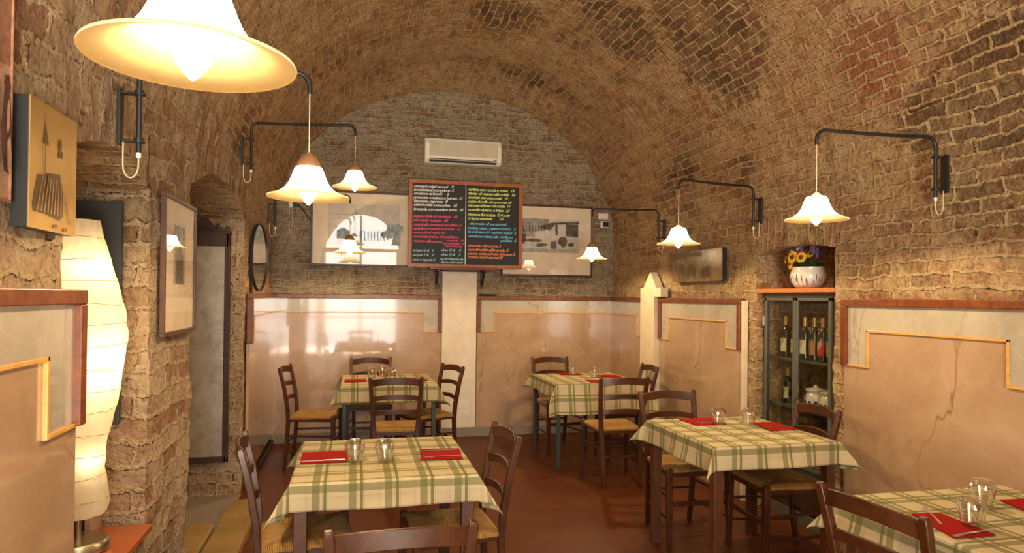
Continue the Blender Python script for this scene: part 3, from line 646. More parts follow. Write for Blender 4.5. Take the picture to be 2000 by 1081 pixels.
# sensor + thermostat
t = thing('wall_sensor', 'small white box on the end wall right of the market photograph, above the thermostat', 'sensor', (2.815, YB-.02, 2.515))
MB().box((0, -.03, 0), (.125, 0, .075)).build('housing', 'plastic_white', t, bevel=.008)
MB().box((.012, -.032, .006), (.112, -.028, .018)).build('lower_lip', 'ac_front', t, bevel=.002)
t = thing('thermostat', 'small thermostat with dark display below the white sensor box on the end wall', 'thermostat', (2.845, YB-.02, 2.42))
MB().box((0, -.022, 0), (.105, 0, .075)).build('housing', 'plastic_white', t, bevel=.005)
MB().box((.028, -.025, .008), (.1, -.021, .067)).build('display', 'black_plastic', t)
# black remote lying on top of the right corner panel
t = MB().box((1.39, YB-.058, 1.592), (1.59, YB-.02, 1.612)).build('remote_control', 'black_plastic', bevel=.006); tag(t, 'slim black object lying on top of the back right panel beside the white board', 'remote')
# small white emergency lantern with chain near back-left corner
t = thing('emergency_fitting', 'small white fitting with hanging cords on the end wall near the back left corner', 'wall fitting', (-.66, YB-.02, 2.56))
MB().lathe([(.018, -.05), (.026, -.02), (.024, .03), (.015, .045)], (0, -.03, 0), 16).build('lantern', 'plastic_white', t, smooth=40)
MB().box((.03, -.04, -.04), (.08, 0, .03)).build('junction_box', 'black_plastic', t, bevel=.003)
for dx in (-.012, .014): MB().tube([(dx, -.03, -.05), (dx*1.3, -.03, -.2), (dx*.6, -.03, -.33)], .0025, 6, up=Vector((0, 1, 0))).build('cord', 'cord_cream', t)
mb = MB(); mb.tube([(-.60, YB-.03, 2.57), (-.53, YB-.028, 2.48), (-.44, YB-.03, 2.36)], .006, 6); tag(mb.build('cable_conduit', 'black_plastic'), 'short slanting black cable on the end wall at the left landscape picture edge', 'cable')

# ------------------------------------------------------------------ shelf and chalkboard
t = thing('bracket_shelf', 'narrow brown shelf on two black brackets under the chalkboard', 'shelf', (.80, YB-.02, 1.875))
MB().box((0, -.24, 0), (.78, 0, .022)).build('shelf_board', 'burl', t, bevel=.003)
for x in (.10, .62):
    mb = MB(); mb.box((x-.015, -.02, -.2), (x+.015, 0, 0)); mb.box((x-.015, -.22, -.018), (x+.015, 0, 0)); mb.bar([(x, -.02, -.16), (x, -.17, -.015)], .012, .02, up=Vector((1, 0, 0))); mb.build('bracket', 'black_iron', t, bevel=.002)
tb = thing('chalkboard', 'large wooden framed chalkboard menu with coloured handwriting on the end wall shelf', 'chalkboard', (.572, 7.32, 1.897))
BW, BH, FT = 1.28, .965, .042
mb = MB()
for (a0, a1, b0, b1) in ((0, BW, 0, FT), (0, BW, BH-FT, BH), (0, FT, FT, BH-FT), (BW-FT, BW, FT, BH-FT)): mb.box((a0, -.02, b0), (a1, .02, b1))
mb.build('frame', 'board_frame', tb, bevel=.003)
MB().box((FT*.9, -.004, FT*.9), (BW-FT*.9, .012, BH-FT*.9)).build('writing_surface', 'chalkboard', tb)
MB().box((.627, -.009, FT), (.635, -.003, BH-FT)).build('centre_strip', 'steel', tb)
def line(txt, x, z, size, mat, width=None, tilt=0):
    cu = bpy.data.curves.new('menu_line', 'FONT'); cu.body = txt; cu.size = size; cu.shear = .32; cu.space_character = .86; cu.offset = .0010; cu.extrude = 0.0003
    cu.resolution_u = 3; cu.materials.append(M[mat]); o = bpy.data.objects.new('menu_line', cu); COL.objects.link(o); o.parent = tb
    o.location = (x, -.006, z); o.rotation_euler = (R(90), R(tilt), 0)
    if width:
        bpy.context.view_layer.update(); ww = o.dimensions.x
        if ww > 0: o.scale[0] = width/ww
    bpy.context.view_layer.update()
    me = bpy.data.meshes.new_from_object(o.evaluated_get(bpy.context.evaluated_depsgraph_get())); me.materials.clear(); me.materials.append(M[mat])
    q = bpy.data.objects.new('menu_line', me); COL.objects.link(q); q.parent = tb; q.location = o.location; q.rotation_euler = o.rotation_euler; q.scale = o.scale
    bpy.data.objects.remove(o); bpy.data.curves.remove(cu)
    return q
# x from .05..1.23 ; z positions in board metres measured from the photo
def zz(f): return BH-FT-(f)*(BH-2*FT)
L = [("crostini misti senesi   7", .47, .055), ("bruschetta al pomodoro  5", .47, .10), ("crostone ai funghi     6", .41, .145), ("prosciutto e melone o burrata  13", .575, .195), ("l'insalata caprese  8", .40, .24), ("salumi misti e pecorino   12", .51, .285), ("bresaola con rucola e grana  10", .58, .34)]
for s, wd, f in L: line(s, .052, zz(f), .043, 'chalk_white', wd*.95, -.8)
L = [("pappardelle al cinghiale  10", .52, .425), ("pici cacio e pepe  10", .41, .475), ("ravioli alla crema di zucchine 11", .57, .53), ("tagliolini al mondo e tartufo   12", .55, .58), ("gnocchi al ragù 10", .38, .63), ("ravioli alla crema di zucchine e", .53, .68)]
for s, wd, f in L: line(s, .052, zz(f), .041, 'chalk_pink', wd*.95, -.6)
line("mandorle   10", .42, zz(.715), .03, 'chalk_pink', .19); line("risotto alla zucca", .052, zz(.735), .04, 'chalk_pink', .32); line("(con salsiccia e  10", .385, zz(.75), .03, 'chalk_pink', .235); line("cotto al tempo)", .40, zz(.785), .03, 'chalk_pink', .19)
for s, wd, x, f in (("acqua ½ lt   1", .23, .052, .85), ("acqua 1 lt   2", .23, .052, .905), ("pane e coperto 2", .25, .052, .965), ("vino ¼ lt    3", .22, .36, .84), ("vino ½ lt    5", .22, .36, .895), ("a richiesta la", .26, .35, .95), ("lista dei vini", .25, .36, .99)): line(s, x, zz(f), .038, 'chalk_cyan', wd)
L = [("tagliata con rucola e grana   15", .55, .065), ("filetto di manzo alla griglia  16", .56, .115), ("cinghiale con uva e mele   14", .47, .165), ("petto di pollo al pepe rosa 10", .52, .215), ("salmone al forno con gratin  14", .50, .265), ("coniglio ripieno e fritto  13", .49, .32), ("bistecca fiorentina  € 4 x hg", .50, .38), ("trippa senese      10", .42, .43)]
for s, wd, f in L: line(s, .655, zz(f), .043, 'chalk_green', wd*.97, -.3)
L = [("sformato di verdure 6", .43, .495, .67), ("insalata mista - patate al forno   5", .56, .55, .65), ("fagioli bianchi - spinaci saltati  5", .56, .60, .655), ("verdure miste alla griglia su", .51, .655, .66), ("padellata - 5", .19, .70, 1.03)]
for s, wd, f, x in L: line(s, x, zz(f), .040, 'chalk_blue', wd)
L = [("tiramisù del cuore 5", .38, .775), ("semifreddo all'arancio 5", .47, .825), ("panna cotta ai frutti di bosco 5", .55, .875), ("misto dolci senesi 8", .40, .92)]
for s, wd, f in L: line(s, .66, zz(f), .042, 'chalk_orange', wd)

# ------------------------------------------------------------------ wall lamps
def lamp_fixture(label, bx, by, bz_, lx, ly, zr, side, cap, arm_z, zb_off=0, cable_dx=.05):
    """(bx,by): bracket rod; bz_: bracket middle; (lx,ly): shade axis; zr rim height; side = +1 when the wall is at larger x"""
    t = thing('wall_lamp', label, 'lamp', (bx, by, bz_), group='swing arm wall lamps')
    o = Vector((bx, by, bz_)); s = side
    # wall bracket
    mb = MB(); wx = .055*s
    mb.box((min(wx, wx+.012*s), -.022, -.1), (max(wx, wx+.012*s), .022, .1))
    for z in (-.085, .085): mb.box((min(-.018*s, wx), -.016, z-.004), (max(-.018*s, wx), .016, z+.004))
    mb.build('bracket', 'black_iron', t, bevel=.002)
    for z in (-.085, .085): MB().lathe([(.02, -.003), (.02, .003), (.016, .004), (.016, .014)], (0, 0, z-.002), 14).build('collar', 'black_iron', t, smooth=40)
    # swinging arm: up the rod, across, hook down over the shade
    d = Vector((lx-bx, ly-by, 0)); L = d.length; e = d/L; za = arm_z-bz_
    path = [Vector((0, 0, -.125)), Vector((0, 0, 0)), Vector((0, 0, za-.05))]
    for i in range(1, 7): a = PI/2*i/6; path.append(e*(.05*(1-math.cos(a))) + Vector((0, 0, za-.05+.05*math.sin(a))))
    for i in range(1, 7): path.append(e*(.05+(L-.10)*i/7) + Vector((0, 0, za-.004*math.sin(PI*i/7))))
    for i in range(0, 7): a = PI/2*i/6; path.append(e*(L-.05+.05*math.sin(a)) + Vector((0, 0, za-.05+.05*math.cos(a))))
    path.append(e*L + Vector((0, 0, za-.075)))
    nrm = e.cross(Vector((0, 0, 1)))
    mb = MB(); mb.tube(path, .0095, 10, up=nrm); mb.build('arm', 'black_iron', t, smooth=50)
    zt = zr-bz_
    mb = MB(); mb.tube([e*L + Vector((0, 0, za-.07)), e*L + Vector((0, 0, zt+.13))], .0022, 6, up=nrm); mb.build('cord', 'cord_cream', t)
    # cable loop at the foot of the rod
    mb = MB(); cx = s*cable_dx; pts = [Vector((0, 0, -.135))]
    for i in range(9): a = PI*i/8; pts.append(Vector((cx/2-cx/2*math.cos(a), 0, -.17-.045*math.sin(a))))
    pts.append(Vector((cx, 0, -.08)))
    mb.tube(pts, .003, 6, up=Vector((0, 1, 0))); mb.build('cable_loop', 'cord_cream', t, smooth=60)
    MB().lathe([(.006, -.145), (.009, -.14), (.009, -.12)], (0, 0, 0), 10).build('cable_gland', 'plastic_white', t, smooth=40)
    c = e*L
    # bell shaped glass shade
    pr = [(.152, 0), (.150, .004), (.135, .008), (.118, .014), (.100, .024), (.085, .037), (.073, .054), (.064, .073), (.057, .092), (.051, .108), (.044, .116), (.020, .121)]
    inn = [(r_-.0035, z_-.002) for r_, z_ in pr[::-1]]; inn[-1] = (.1515, -.0015)
    mb = MB(); mb.lathe(pr + inn, (c.x, c.y, zt), 56, cap0=False, cap1=False); mb.mi = [0]*(56*(len(pr)-1)) + [1]*(len(mb.f)-56*(len(pr)-1)); mb.uv = [(mb.v[i].x-c.x, (mb.v[i].z-zt)/.121) for f in mb.f for i in f]; sh = mb.build('lamp_shade', ['shade_glass', 'shade_inner'], t, smooth=60)
    if cap: MB().lathe([(.046, .110), (.047, .116), (.042, .135), (.030, .152), (.014, .166), (.005, .170)], (c.x, c.y, zt), 28).build('shade_cap', 'wood_cap', t, smooth=40)
    else: MB().lathe([(.022, .119), (.020, .128), (.008, .140)], (c.x, c.y, zt), 20).build('shade_cap', 'cord_cream', t, smooth=40)
    MB().lathe([(.016, .075), (.017, .119)], (c.x, c.y, zt), 16).build('socket', 'cord_cream', t, smooth=40)
    b = MB().lathe([(.001, -.030), (.005, -.027), (.014, -.018), (.024, -.004), (.031, .014), (.032, .028), (.027, .046), (.019, .062), (.014, .075)], (c.x, c.y, zt), 28, cap0=False, cap1=False).build('bulb', 'bulb_glass', t, smooth=80)
    li = bpy.data.lights.new('bulb_light', 'POINT'); li.energy = LAMP_E; li.color = LAMP_C; li.shadow_soft_size = .018
    lo = bpy.data.objects.new('bulb_light', li); COL.objects.link(lo); lo.location = (lx, ly, zr+.040)
    return t
lamp_fixture('biggest glass bell lamp hanging at the top left, nearest the camera', -.75, 1.05, 2.28, -.243, 1.10, 1.935, -1, False, 2.46)
lamp_fixture('lit bell wall lamp above the front left table, with long cream cord', -.75, 2.61, 2.205, -.17, 2.63, 1.95, -1, True, 2.42)
lamp_fixture('lit bell wall lamp hanging highest, left of the air conditioner', -.70, 4.90, 2.57, 0.0, 4.77, 2.335, -1, True, 2.77)
lamp_fixture('small lit bell lamp with brown cap in front of the landscape picture', -.72, 6.57, 2.34, -.04, 6.46, 1.985, -1, True, 2.525)
lamp_fixture('lit bell wall lamp on the right wall nearest the camera, right of the flower pot', 2.955, 2.87, 2.25, 2.26, 2.90, 1.985, 1, False, 2.44)
lamp_fixture('lit bell wall lamp on the right wall above the dark gold canvas', 2.955, 4.50, 2.26, 2.26, 4.36, 1.972, 1, False, 2.44)
lamp_fixture('farthest lit bell wall lamp on the right, in front of the market photograph', 2.955, 6.12, 2.27, 2.29, 6.22, 1.965, 1, True, 2.465)

# ------------------------------------------------------------------ paper floor lamp on the niche sill
struct(MB().box((XL-.54, 2.27, .58), (XL+.035, 3.10, .605)).build('trim_2', 'sill_red', bevel=.003))
LX, LY, LZ = -1.00, 2.83, .605
t = thing('paper_lamp', 'tall white rice paper lamp with metal base glowing in the left niche', 'lamp', (LX, LY, LZ))
MB().lathe([(.10, 0), (.108, .006), (.108, .03), (.098, .044), (.03, .047), (.012, .05)], k=40).build('base', 'brushed_nickel', t, smooth=40)
MB().lathe([(.010, .04), (.010, 1.22)], k=14).build('pole', 'brushed_nickel', t, smooth=40)
prof = [(.094, .155), (.100, .17), (.096, .20), (.086, .25), (.080, .31), (.084, .38), (.098, .46), (.118, .56), (.136, .66), (.146, .75), (.148, .82), (.142, .90), (.126, .98), (.104, 1.05), (.084, 1.12), (.066, 1.19), (.054, 1.25)]
pr2 = []
def pr_r(z):
    for (r0_, z0_), (r1_, z1_) in zip(prof, prof[1:]):
        if z <= z1_: u = (z-z0_)/(z1_-z0_); return r0_+(r1_-r0_)*u
    return prof[-1][0]
mb = MB(); k = 56; rows = 120; vs = []
for i in range(rows+1):
    z = .155 + (1.25-.155)*i/rows
    for j in range(k):
        a = 2*PI*j/k; zz_ = z + .02*math.sin(a+z*3)
        rib = abs(((zz_*11.5 + .12*math.sin(a*1+2)) % 1)-.5)*2
        r = pr_r(z)*(1+.022*(1-rib**3)) + .003*math.sin(a*7+z*22) + .002*math.sin(a*13-z*35)
        zo = z + (.015*math.sin(a-.6) if i < 3 else 0)
        vs.append((r*math.cos(a), r*math.sin(a), zo))
mb.add(vs, [(i*k+j, i*k+(j+1) % k, (i+1)*k+(j+1) % k, (i+1)*k+j) for i in range(rows) for j in range(k)]); mb.build('paper_shade', 'rice_paper', t, smooth=0)
# wire hoops showing through the paper, wound at a slight slant
mb = MB()
for i in range(13):
    z = .20 + .082*i; tl = .10*math.sin(i*1.9)
    pts = [(1.034*pr_r(z)*math.cos(a)+0*a, 1.034*pr_r(z)*math.sin(a), z + tl*pr_r(z)*math.cos(a-.5)) for a in [2*PI*j/40 for j in range(41)]]
    mb.tube(pts, .0013, 5)
mb.build('wire_hoops', 'rope', t, smooth=60)
for z, e in ((.72, 1.5), (.35, .25), (1.05, .5)):
    li = bpy.data.lights.new('paper_lamp_light', 'POINT'); li.energy = e; li.color = (1, .80, .50); li.shadow_soft_size = .035
    lo = bpy.data.objects.new('paper_lamp_light', li); COL.objects.link(lo); lo.location = (LX+.035, LY-.03, LZ+z)
t = thing('low_panel', 'low pinkish board with dark burl corner piece behind the paper lamp base', 'board', (-1.02, 2.98, .605))
MB().box((-.012, 0, 0), (.012, .11, .40)).build('board', 'pink_marble', t, bevel=.002)
mb = MB(); mb.prism([(-.26, .05), (-.08, .05), (-.03, .10), (-.03, .17), (-.26, .17)], lambda a, b: (a, .05, b), lambda a, b: (a, .09, b)); mb.build('burl_corner', 'burl', t, bevel=.003)
# ochre stone threshold in the second niche, rounded step stone behind it
struct(MB().box((XL-.66, 3.85, .0), (XL+.01, 5.62, .006)).build('trim_3', 'skirting_stone'))
mb = MB()
grid(mb, lambda u, v: (-.86+.21*v, 3.9+1.42*u, .04+.010*math.sin(v*2.8)), 36, 8, lambda u, v, p: (p[0], p[1]), .5)
grid(mb, lambda u, v: (-.65, 3.9+1.42*u, .043*v), 36, 2, lambda u, v, p: (p[0], p[1]), .5); grid(mb, lambda u, v: (-.86, 3.9+1.42*u, .04*v), 36, 2, lambda u, v, p: (p[0], p[1]), .5); grid(mb, lambda u, v: (-.86+.21*u, 5.32, .04*v), 8, 2, lambda u, v, p: (p[0], p[1]), .5)
tag(mb.build('stone_threshold', 'ochre_stone', smooth=0), 'long ochre stone threshold slab on the floor at the second left niche', 'threshold')
ol = [(-1.24, 3.92), (-.88, 3.92), (-.88, 4.78), (-.95, 4.83), (-1.03, 4.80), (-1.10, 4.70), (-1.16, 4.55), (-1.22, 4.35)]
tag(MB().prism(ol, lambda a, b: (a, b, .007), lambda a, b: (a, b, .05)).build('step_stone', 'ochre_stone', bevel=.012), 'rounded ochre step stone on the niche floor below the tall mirror', 'stone')

# ------------------------------------------------------------------ glass cabinet in the right niche
CY0, CY1, CX = 3.74, 4.53, 3.075
t = thing('glass_cabinet', 'built-in grey metal cabinet with two glass doors in the right wall niche', 'cabinet', (CX, CY0, 0))
H0, H1 = .40, 1.63; Wd = CY1-CY0
mb = MB()
mb.box((.0, 0, 0), (.03, .03, H1)); mb.box((0, Wd-.03, 0), (.03, Wd, H1)); mb.box((0, .03, H1-.03), (.03, Wd-.03, H1)); mb.box((0, .03, H0-.05), (.03, Wd-.03, H0)); mb.box((0, .03, 0), (.03, Wd-.03, .08)); mb.build('carcass', 'cabinet_metal', t, bevel=.002)
MB().box((.012, .03, .08), (.02, Wd-.03, H0-.05)).build('base_panel', 'dark_wood', t)
for z in (1.135, .790): MB().box((.035, .005, z), (.30, Wd-.005, z+.018)).build('shelf', 'cabinet_metal', t, bevel=.002)
MB().box((-.055, -.035, H1+.002), (.32, Wd+.02, H1+.034)).build('top_board', 'orange_wood', t, bevel=.003)
for y0, y1, hinge in ((.032, .395, 0), (.40, Wd-.032, 1)):
    mb = MB(); s_ = .026
    for (a0, a1, b0, b1) in ((y0, y1, H0, H0+s_), (y0, y1, H1-s_-.03, H1-.032), (y0, y0+s_, H0, H1-.032), (y1-s_, y1, H0, H1-.032)): mb.box((-.02, a0, b0), (.0, a1, b1))
    d = mb.build('door', 'cabinet_metal', t, bevel=.003)
    mb = MB(); mb.add([(-.010, y0+.02, H0+.02), (-.010, y1-.02, H0+.02), (-.010, y1-.02, H1-.045), (-.010, y0+.02, H1-.045)], [(0, 1, 2, 3)]); mb.build('glass_pane', 'cabinet_pane', d)
    if not hinge:
        mb = MB(); mb.prism([(y1, .86)] + [(y1-.05*math.sin(PI*i/10), .86+.17*i/10) for i in range(1, 10)] + [(y1, 1.03)], lambda a, b: (-.026, a, b), lambda a, b: (-.020, a, b)); mb.build('handle', 'cabinet_metal', d, bevel=.002)
MB().box((-.022, Wd-.028, 1.38), (-.004, Wd-.004, 1.46)).build('hinge', 'steel', t, bevel=.002)
# bottles
def bottle_parts(t, kind, h=.305):
    s = h/.305
    MB().lathe([(.030*s, 0), (.036*s, .006), (.0365*s, .17*s), (.034*s, .195*s), (.020*s, .222*s), (.0145*s, .24*s), (.0142*s, .285*s)], k=24).build('bottle_body', 'bottle_glass', t, smooth=40)
    MB().lathe([(.0148*s, .236*s), (.0152*s, .300*s), (.0155*s, .305*s)], k=20).build('foil_capsule', 'foil_gold', t, smooth=40)
    mats = {0: ['label_cream', 'label_green'], 1: ['label_cream', 'label_art'], 2: ['label_art', 'foil_gold'], 3: ['red_light', 'label_cream']}[kind]
    mb = MB(); k = 20; zl = (.04*s, .14*s)
    vs = [(.0372*s*math.cos(PI*.5+2.1*j/k+R(30)), .0372*s*math.sin(PI*.5+2.1*j/k+R(30)), z) for z in zl for j in range(k+1)]
    mb.add(vs, [(j, j+1, k+2+j, k+1+j) for j in range(k)])
    mb.m(1)
    for q in range(5):
        a = PI*.5+R(30)+.5+.25*q; z = zl[0]+.02*s+.012*q % .05*s
        mb.add([(.0377*s*math.cos(a), .0377*s*math.sin(a), z), (.0377*s*math.cos(a+.16), .0377*s*math.sin(a+.16), z+.01*s), (.0377*s*math.cos(a+.12), .0377*s*math.sin(a+.12), z+.06*s), (.0377*s*math.cos(a+.02), .0377*s*math.sin(a+.02), z+.05*s)], [(0, 1, 2, 3)])
    mb.keep = True
    mb.build('paper_label', mats, t, smooth=60)
BS = [(4.405, 0, 'wine bottle with cream and green label on the upper cabinet shelf, leftmost'), (4.285, 1, 'wine bottle with brown pictorial label on the upper cabinet shelf, second from left'), (4.185, 1, 'wine bottle behind the meeting door stiles on the upper cabinet shelf'),
      (4.085, 2, 'wine bottle with orange label just right of the door stiles, upper cabinet shelf'), (3.995, 3, 'wine bottle with red label on the upper cabinet shelf, second right of the stiles'), (3.905, 2, 'wine bottle with dark art label on the upper cabinet shelf, second from the right'), (3.815, 2, 'wine bottle on the upper cabinet shelf at the far right end')]
for y, kd, lb in BS:
    b = thing('wine_bottle', lb, 'bottle', (CX+.10, y, 1.153), group='wine bottles on the cabinet shelf'); bottle_parts(b, kd)
b = thing('wine_bottle', 'slim dark bottle on the lower cabinet shelf behind the left door', 'bottle', (CX+.11, 4.39, .809)); bottle_parts(b, 0, .26)
JS = [(.10, 4.07, 'white jar with black check band behind the right cabinet door, left of the pair'), (.09, 3.90, 'white jar with black check band behind the right cabinet door, right of the pair'), (.25, 3.985, 'white lidded jar standing behind the two checked jars in the cabinet')]
for dx, y, lb in JS:
    b = thing('ceramic_jar', lb, 'jar', (CX+dx, y, .809), group='checked jars in the cabinet')
    MB().lathe([(.060, 0), (.070, .008), (.074, .022), (.0755, .066)], k=36).build('check_band', 'jar_check', b, smooth=40)
    MB().lathe([(.0755, .066), (.074, .088), (.062, .108), (.055, .118), (.066, .133), (.068, .141)], k=36).build('jar_body', 'ceramic_white', b, smooth=40)
    MB().lathe([(.070, .1415), (.068, .147), (.03, .155), (.012, .159), (.014, .171), (.004, .175)], k=32).build('lid', 'ceramic_white', b, smooth=40)
# flower pot on the cabinet top
FX, FY, FZ = CX+.085, 4.13, H1+.036
t = thing('flower_pot', 'round white pot painted with dark lavender sprigs on top of the glass cabinet', 'flower pot', (FX, FY, FZ))
potp = [(.07, 0), (.095, .012), (.118, .045), (.126, .08), (.120, .115), (.108, .14), (.112, .15)]
MB().lathe(potp + [(.104, .148), (.10, .10), (.02, .09)], k=44).build('pot', 'ceramic_white', t, smooth=50)
def pot_r(z):
    for (a, b), (c, d) in zip(potp, potp[1:]):
        if z <= d: return a+(c-a)*(z-b)/(d-b)
    return .11
mb = MB(); rnd = random.Random(5)
for i in range(34):
    a = 2*PI*i/34 + rnd.uniform(-.06, .06); hh = rnd.uniform(.05, .105); ln = rnd.uniform(-.08, .08)
    pts = [((pot_r(z)+.0008)*math.cos(a+ln*z/hh), (pot_r(z)+.0008)*math.sin(a+ln*z/hh), z) for z in [.012+(hh-.012)*q/5 for q in range(6)]]
    mb.tube(pts, .0016, 5, scales=[.6, .6, .8, 2.0, 2.3, .8])
mb.build('painted_lavender', 'lavender_paint', t)
t = thing('flower_bouquet', 'bunch of yellow sunflowers and purple lavender in the white pot', 'flowers', (FX, FY, FZ+.12))
def flower(c, nrm, r, center='flower_brown', petal='petal_yellow', np_=13):
    nrm = Vector(nrm).normalized(); q = nrm.to_track_quat('Z', 'Y'); c = Vector(c)
    mb = MB()
    for L_ in range(2):
        for i in range(np_):
            a = 2*PI*(i+.5*L_)/np_; ca, sa = math.cos(a), math.sin(a); rr_ = r*(1-.1*L_); wd = r*.24
            pts = [(.25*r, 0, .004*L_), (.6*rr_, -wd*.6, .006), (rr_, 0, .0), (.6*rr_, wd*.6, .006), (.6*rr_, 0, .012)]
            P3 = [c + q @ Vector((x*ca-y*sa, x*sa+y*ca, z+.003*L_)) for x, y, z in pts]
            mb.add(P3, [(0, 1, 4), (1, 2, 4), (2, 3, 4), (3, 0, 4)])
    mb.keep = True
    f = mb.build('flower_head', petal, t)
    mb = MB(); mb.lathe([(r*.36, -.004), (r*.36, .006), (r*.24, .014), (.001, .016)], (0, 0, 0), 16); mb.v = [c + q @ p for p in mb.v]; mb.build('flower_centre', center, f, smooth=50)
    mb = MB(); mb.tube([tuple(c), tuple(c*.6+Vector((0, 0, -.01))), (0, 0, -.02)], .002, 5, up=Vector((1, 0, 0))); mb.build('stem', 'leaf_green', f)
for c, nr, r in (((-.07, .10, .055), (-1, .3, .1), .048), ((-.11, .03, .10), (-1, -.2, .25), .052), ((-.06, .165, .09), (-1, .8, .2), .034), ((-.10, -.05, .095), (-1, -.5, .25), .046), ((-.02, -.05, .12), (-1, -.4, .7), .035)): flower(c, nr, r)
flower((-.08, .085, .135), (-1, .2, .4), .024, 'flower_brown', 'petal_white', 8); flower((-.08, .005, .16), (-1, 0, .4), .02, 'flower_brown', 'petal_white', 8)
rnd = random.Random(11)
for i in range(10):
    a = rnd.uniform(0, 2*PI); x, y = .07*math.cos(a)-.02, -.03+.12*math.sin(a); h = rnd.uniform(.14, .2)
    mb = MB(); mb.tube([(x*.2, y*.2, -.01), (x*.8, y*.8, h*.6), (x, y, h)], .0015, 5, up=Vector((1, 0, 0))); st = mb.build('lavender_stem', 'leaf_green', t)
    mb = MB()
    for q in range(9):
        z = h-.01-.008*q; 
        for b in range(4):
            aa = b*PI/2+q; mb.lathe([(.001, -.004), (.006, 0), (.001, .006)], (x+.006*math.cos(aa), y+.006*math.sin(aa), z+.02), 5)
    mb.build('lavender_bloom', 'petal_purple', st)
mb = MB()
for i in range(22):
    a = 2*PI*i/22+rnd.uniform(-.2, .2); ln = rnd.uniform(.08, .13); el = rnd.uniform(.2, 1.0); w_ = .026
    d = Vector((math.cos(a)*math.cos(el), math.sin(a)*math.cos(el), math.sin(el))); sd = d.cross(Vector((0, 0, 1))).normalized()
    b0 = Vector((.03*math.cos(a), .03*math.sin(a), .02)); mid = b0+d*ln*.5+Vector((0, 0, .01)); tip = b0+d*ln-Vector((0, 0, .015))
    mb.add([b0, mid+sd*w_, tip, mid-sd*w_, mid+Vector((0, 0, .006))], [(0, 1, 4), (1, 2, 4), (2, 3, 4), (3, 0, 4)])
mb.keep = True; mb.build('leaves', 'leaf_green', t)
mb = MB(); mb.prism([(-.01, .0), (.055, .0), (.05, .085), (-.005, .09)], lambda a, b: (-.06, .10+a, .10+b), lambda a, b: (-.057, .10+a, .10+b)); mb.build('large_leaf', 'leaf_green', t)

# ------------------------------------------------------------------ chairs
def make_chair(label):
    t = thing('dining_chair', label, 'chair', group='dark wooden rush seat chairs')
    Z = Vector((0, 0, 1))
    for s in (-1, 1):
        # rear leg running up into the back post
        path = [(s*.160, -.235, 0), (s*.166, -.215, .20), (s*.172, -.20, .45), (s*.182, -.208, .58), (s*.194, -.235, .75), (s*.204, -.272, .905), (s*.205, -.277, .925)]
        mb = MB(); mb.bar(path, .034, .030, up=Vector((0, 1, 0)), scales=[.85, 1, 1.08, 1.05, 1, .95, .7]); mb.build('back_post', 'chair_wood', t, bevel=.004, smooth=30)
        path = [(s*.208, .215, 0), (s*.208, .205, .25), (s*.205, .20, .49), (s*.205, .20, .500)]
        mb = MB(); mb.bar(path, .036, .036, up=Vector((0, 1, 0)), scales=[.8, 1, 1.05, .7]); mb.build('leg', 'chair_wood', t, bevel=.004, smooth=30)
    def slat(z, y, hw, h, rise, back_):
        pts = [(hw*u, y-back_*(1-u*u), z+rise*(1-u*u)) for u in [-1+i/8 for i in range(17)]]
        mb = MB(); mb.bar(pts, .015, h, scales=None); return mb.build('back_slat', 'chair_wood', t, bevel=.003, smooth=30)
    slat(.875, -.262, .192, .058, .020, .035); slat(.745, -.236, .184, .040, .018, .030); slat(.622, -.213, .176, .040, .016, .026)
    # seat rails and stretchers
    mb = MB(); mb.bar([(-.195, .203, .455), (.195, .203, .455)], .02, .028); mb.bar([(-.165, -.198, .455), (.165, -.198, .455)], .02, .028)
    for s in (-1, 1): mb.bar([(s*.172, -.19, .455), (s*.205, .195, .455)], .02, .028)
    mb.build('seat_frame', 'chair_wood', t, bevel=.002)
    def str_(a, b, w_, h_):
        mb = MB(); mb.bar([a, b], w_, h_); mb.build('stretcher', 'chair_wood', t, bevel=.002)
    for s in (-1, 1):
        str_((s*.168, -.21, .31), (s*.208, .20, .31), .013, .018); str_((s*.166, -.218, .17), (s*.208, .205, .17), .013, .018)
    str_((-.205, .205, .27), (.205, .205, .27), .014, .03); str_((-.164, -.214, .25), (.164, -.214, .25), .013, .018)
    # rush seat, dished in the middle with a rounded wrapped edge
    mb = MB(); n_ = 22; vs = []; 
    for lay in (0, 1):
        for i in range(n_+1):
            for j in range(n_+1):
                u, v = -1+2*i/n_, -1+2*j/n_; hw = .188+.022*(v+1)/2*1.0
                e = max(abs(u), abs(v)); edge = max(0, (e-.86)/.14); x = u*hw; y = v*.197+.003
                top = .497 - .010*(1-e)*1.2 - .016*edge**2 - .006*math.exp(-((abs(u)-abs(v))/.06)**2)
                bot = .447 + .016*edge**2
                vs.append((x, y, top if lay == 0 else bot))
    k = (n_+1)**2; fs = []
    for lay in (0, 1):
        for i in range(n_):
            for j in range(n_):
                q = (i*(n_+1)+j, (i+1)*(n_+1)+j, (i+1)*(n_+1)+j+1, i*(n_+1)+j+1); fs.append(tuple(a+k*lay for a in q))
    bd = [i*(n_+1) for i in range(n_+1)] + [n_*(n_+1)+j for j in range(1, n_+1)] + [i*(n_+1)+n_ for i in range(n_-1, -1, -1)] + [j for j in range(n_-1, 0, -1)]
    fs += [(bd[i], bd[(i+1) % len(bd)], bd[(i+1) % len(bd)]+k, bd[i]+k) for i in range(len(bd))]
    mb.add(vs, fs); mb.build('rush_seat', 'rush', t, smooth=50)
    return t
chair0 = None
def chair(mx, my, face, label):
    """(mx,my): middle of the back at the top; face: heading in degrees from +x"""
    global chair0
    f = R(face); x, y = mx + .27*math.cos(f), my + .27*math.sin(f); rz = f-PI/2
    if chair0 is None:
        chair0 = make_chair(label); chair0.location = (x, y, 0); chair0.rotation_euler = (0, 0, rz); return chair0
    return dup(chair0, (x, y, 0), rz, label)
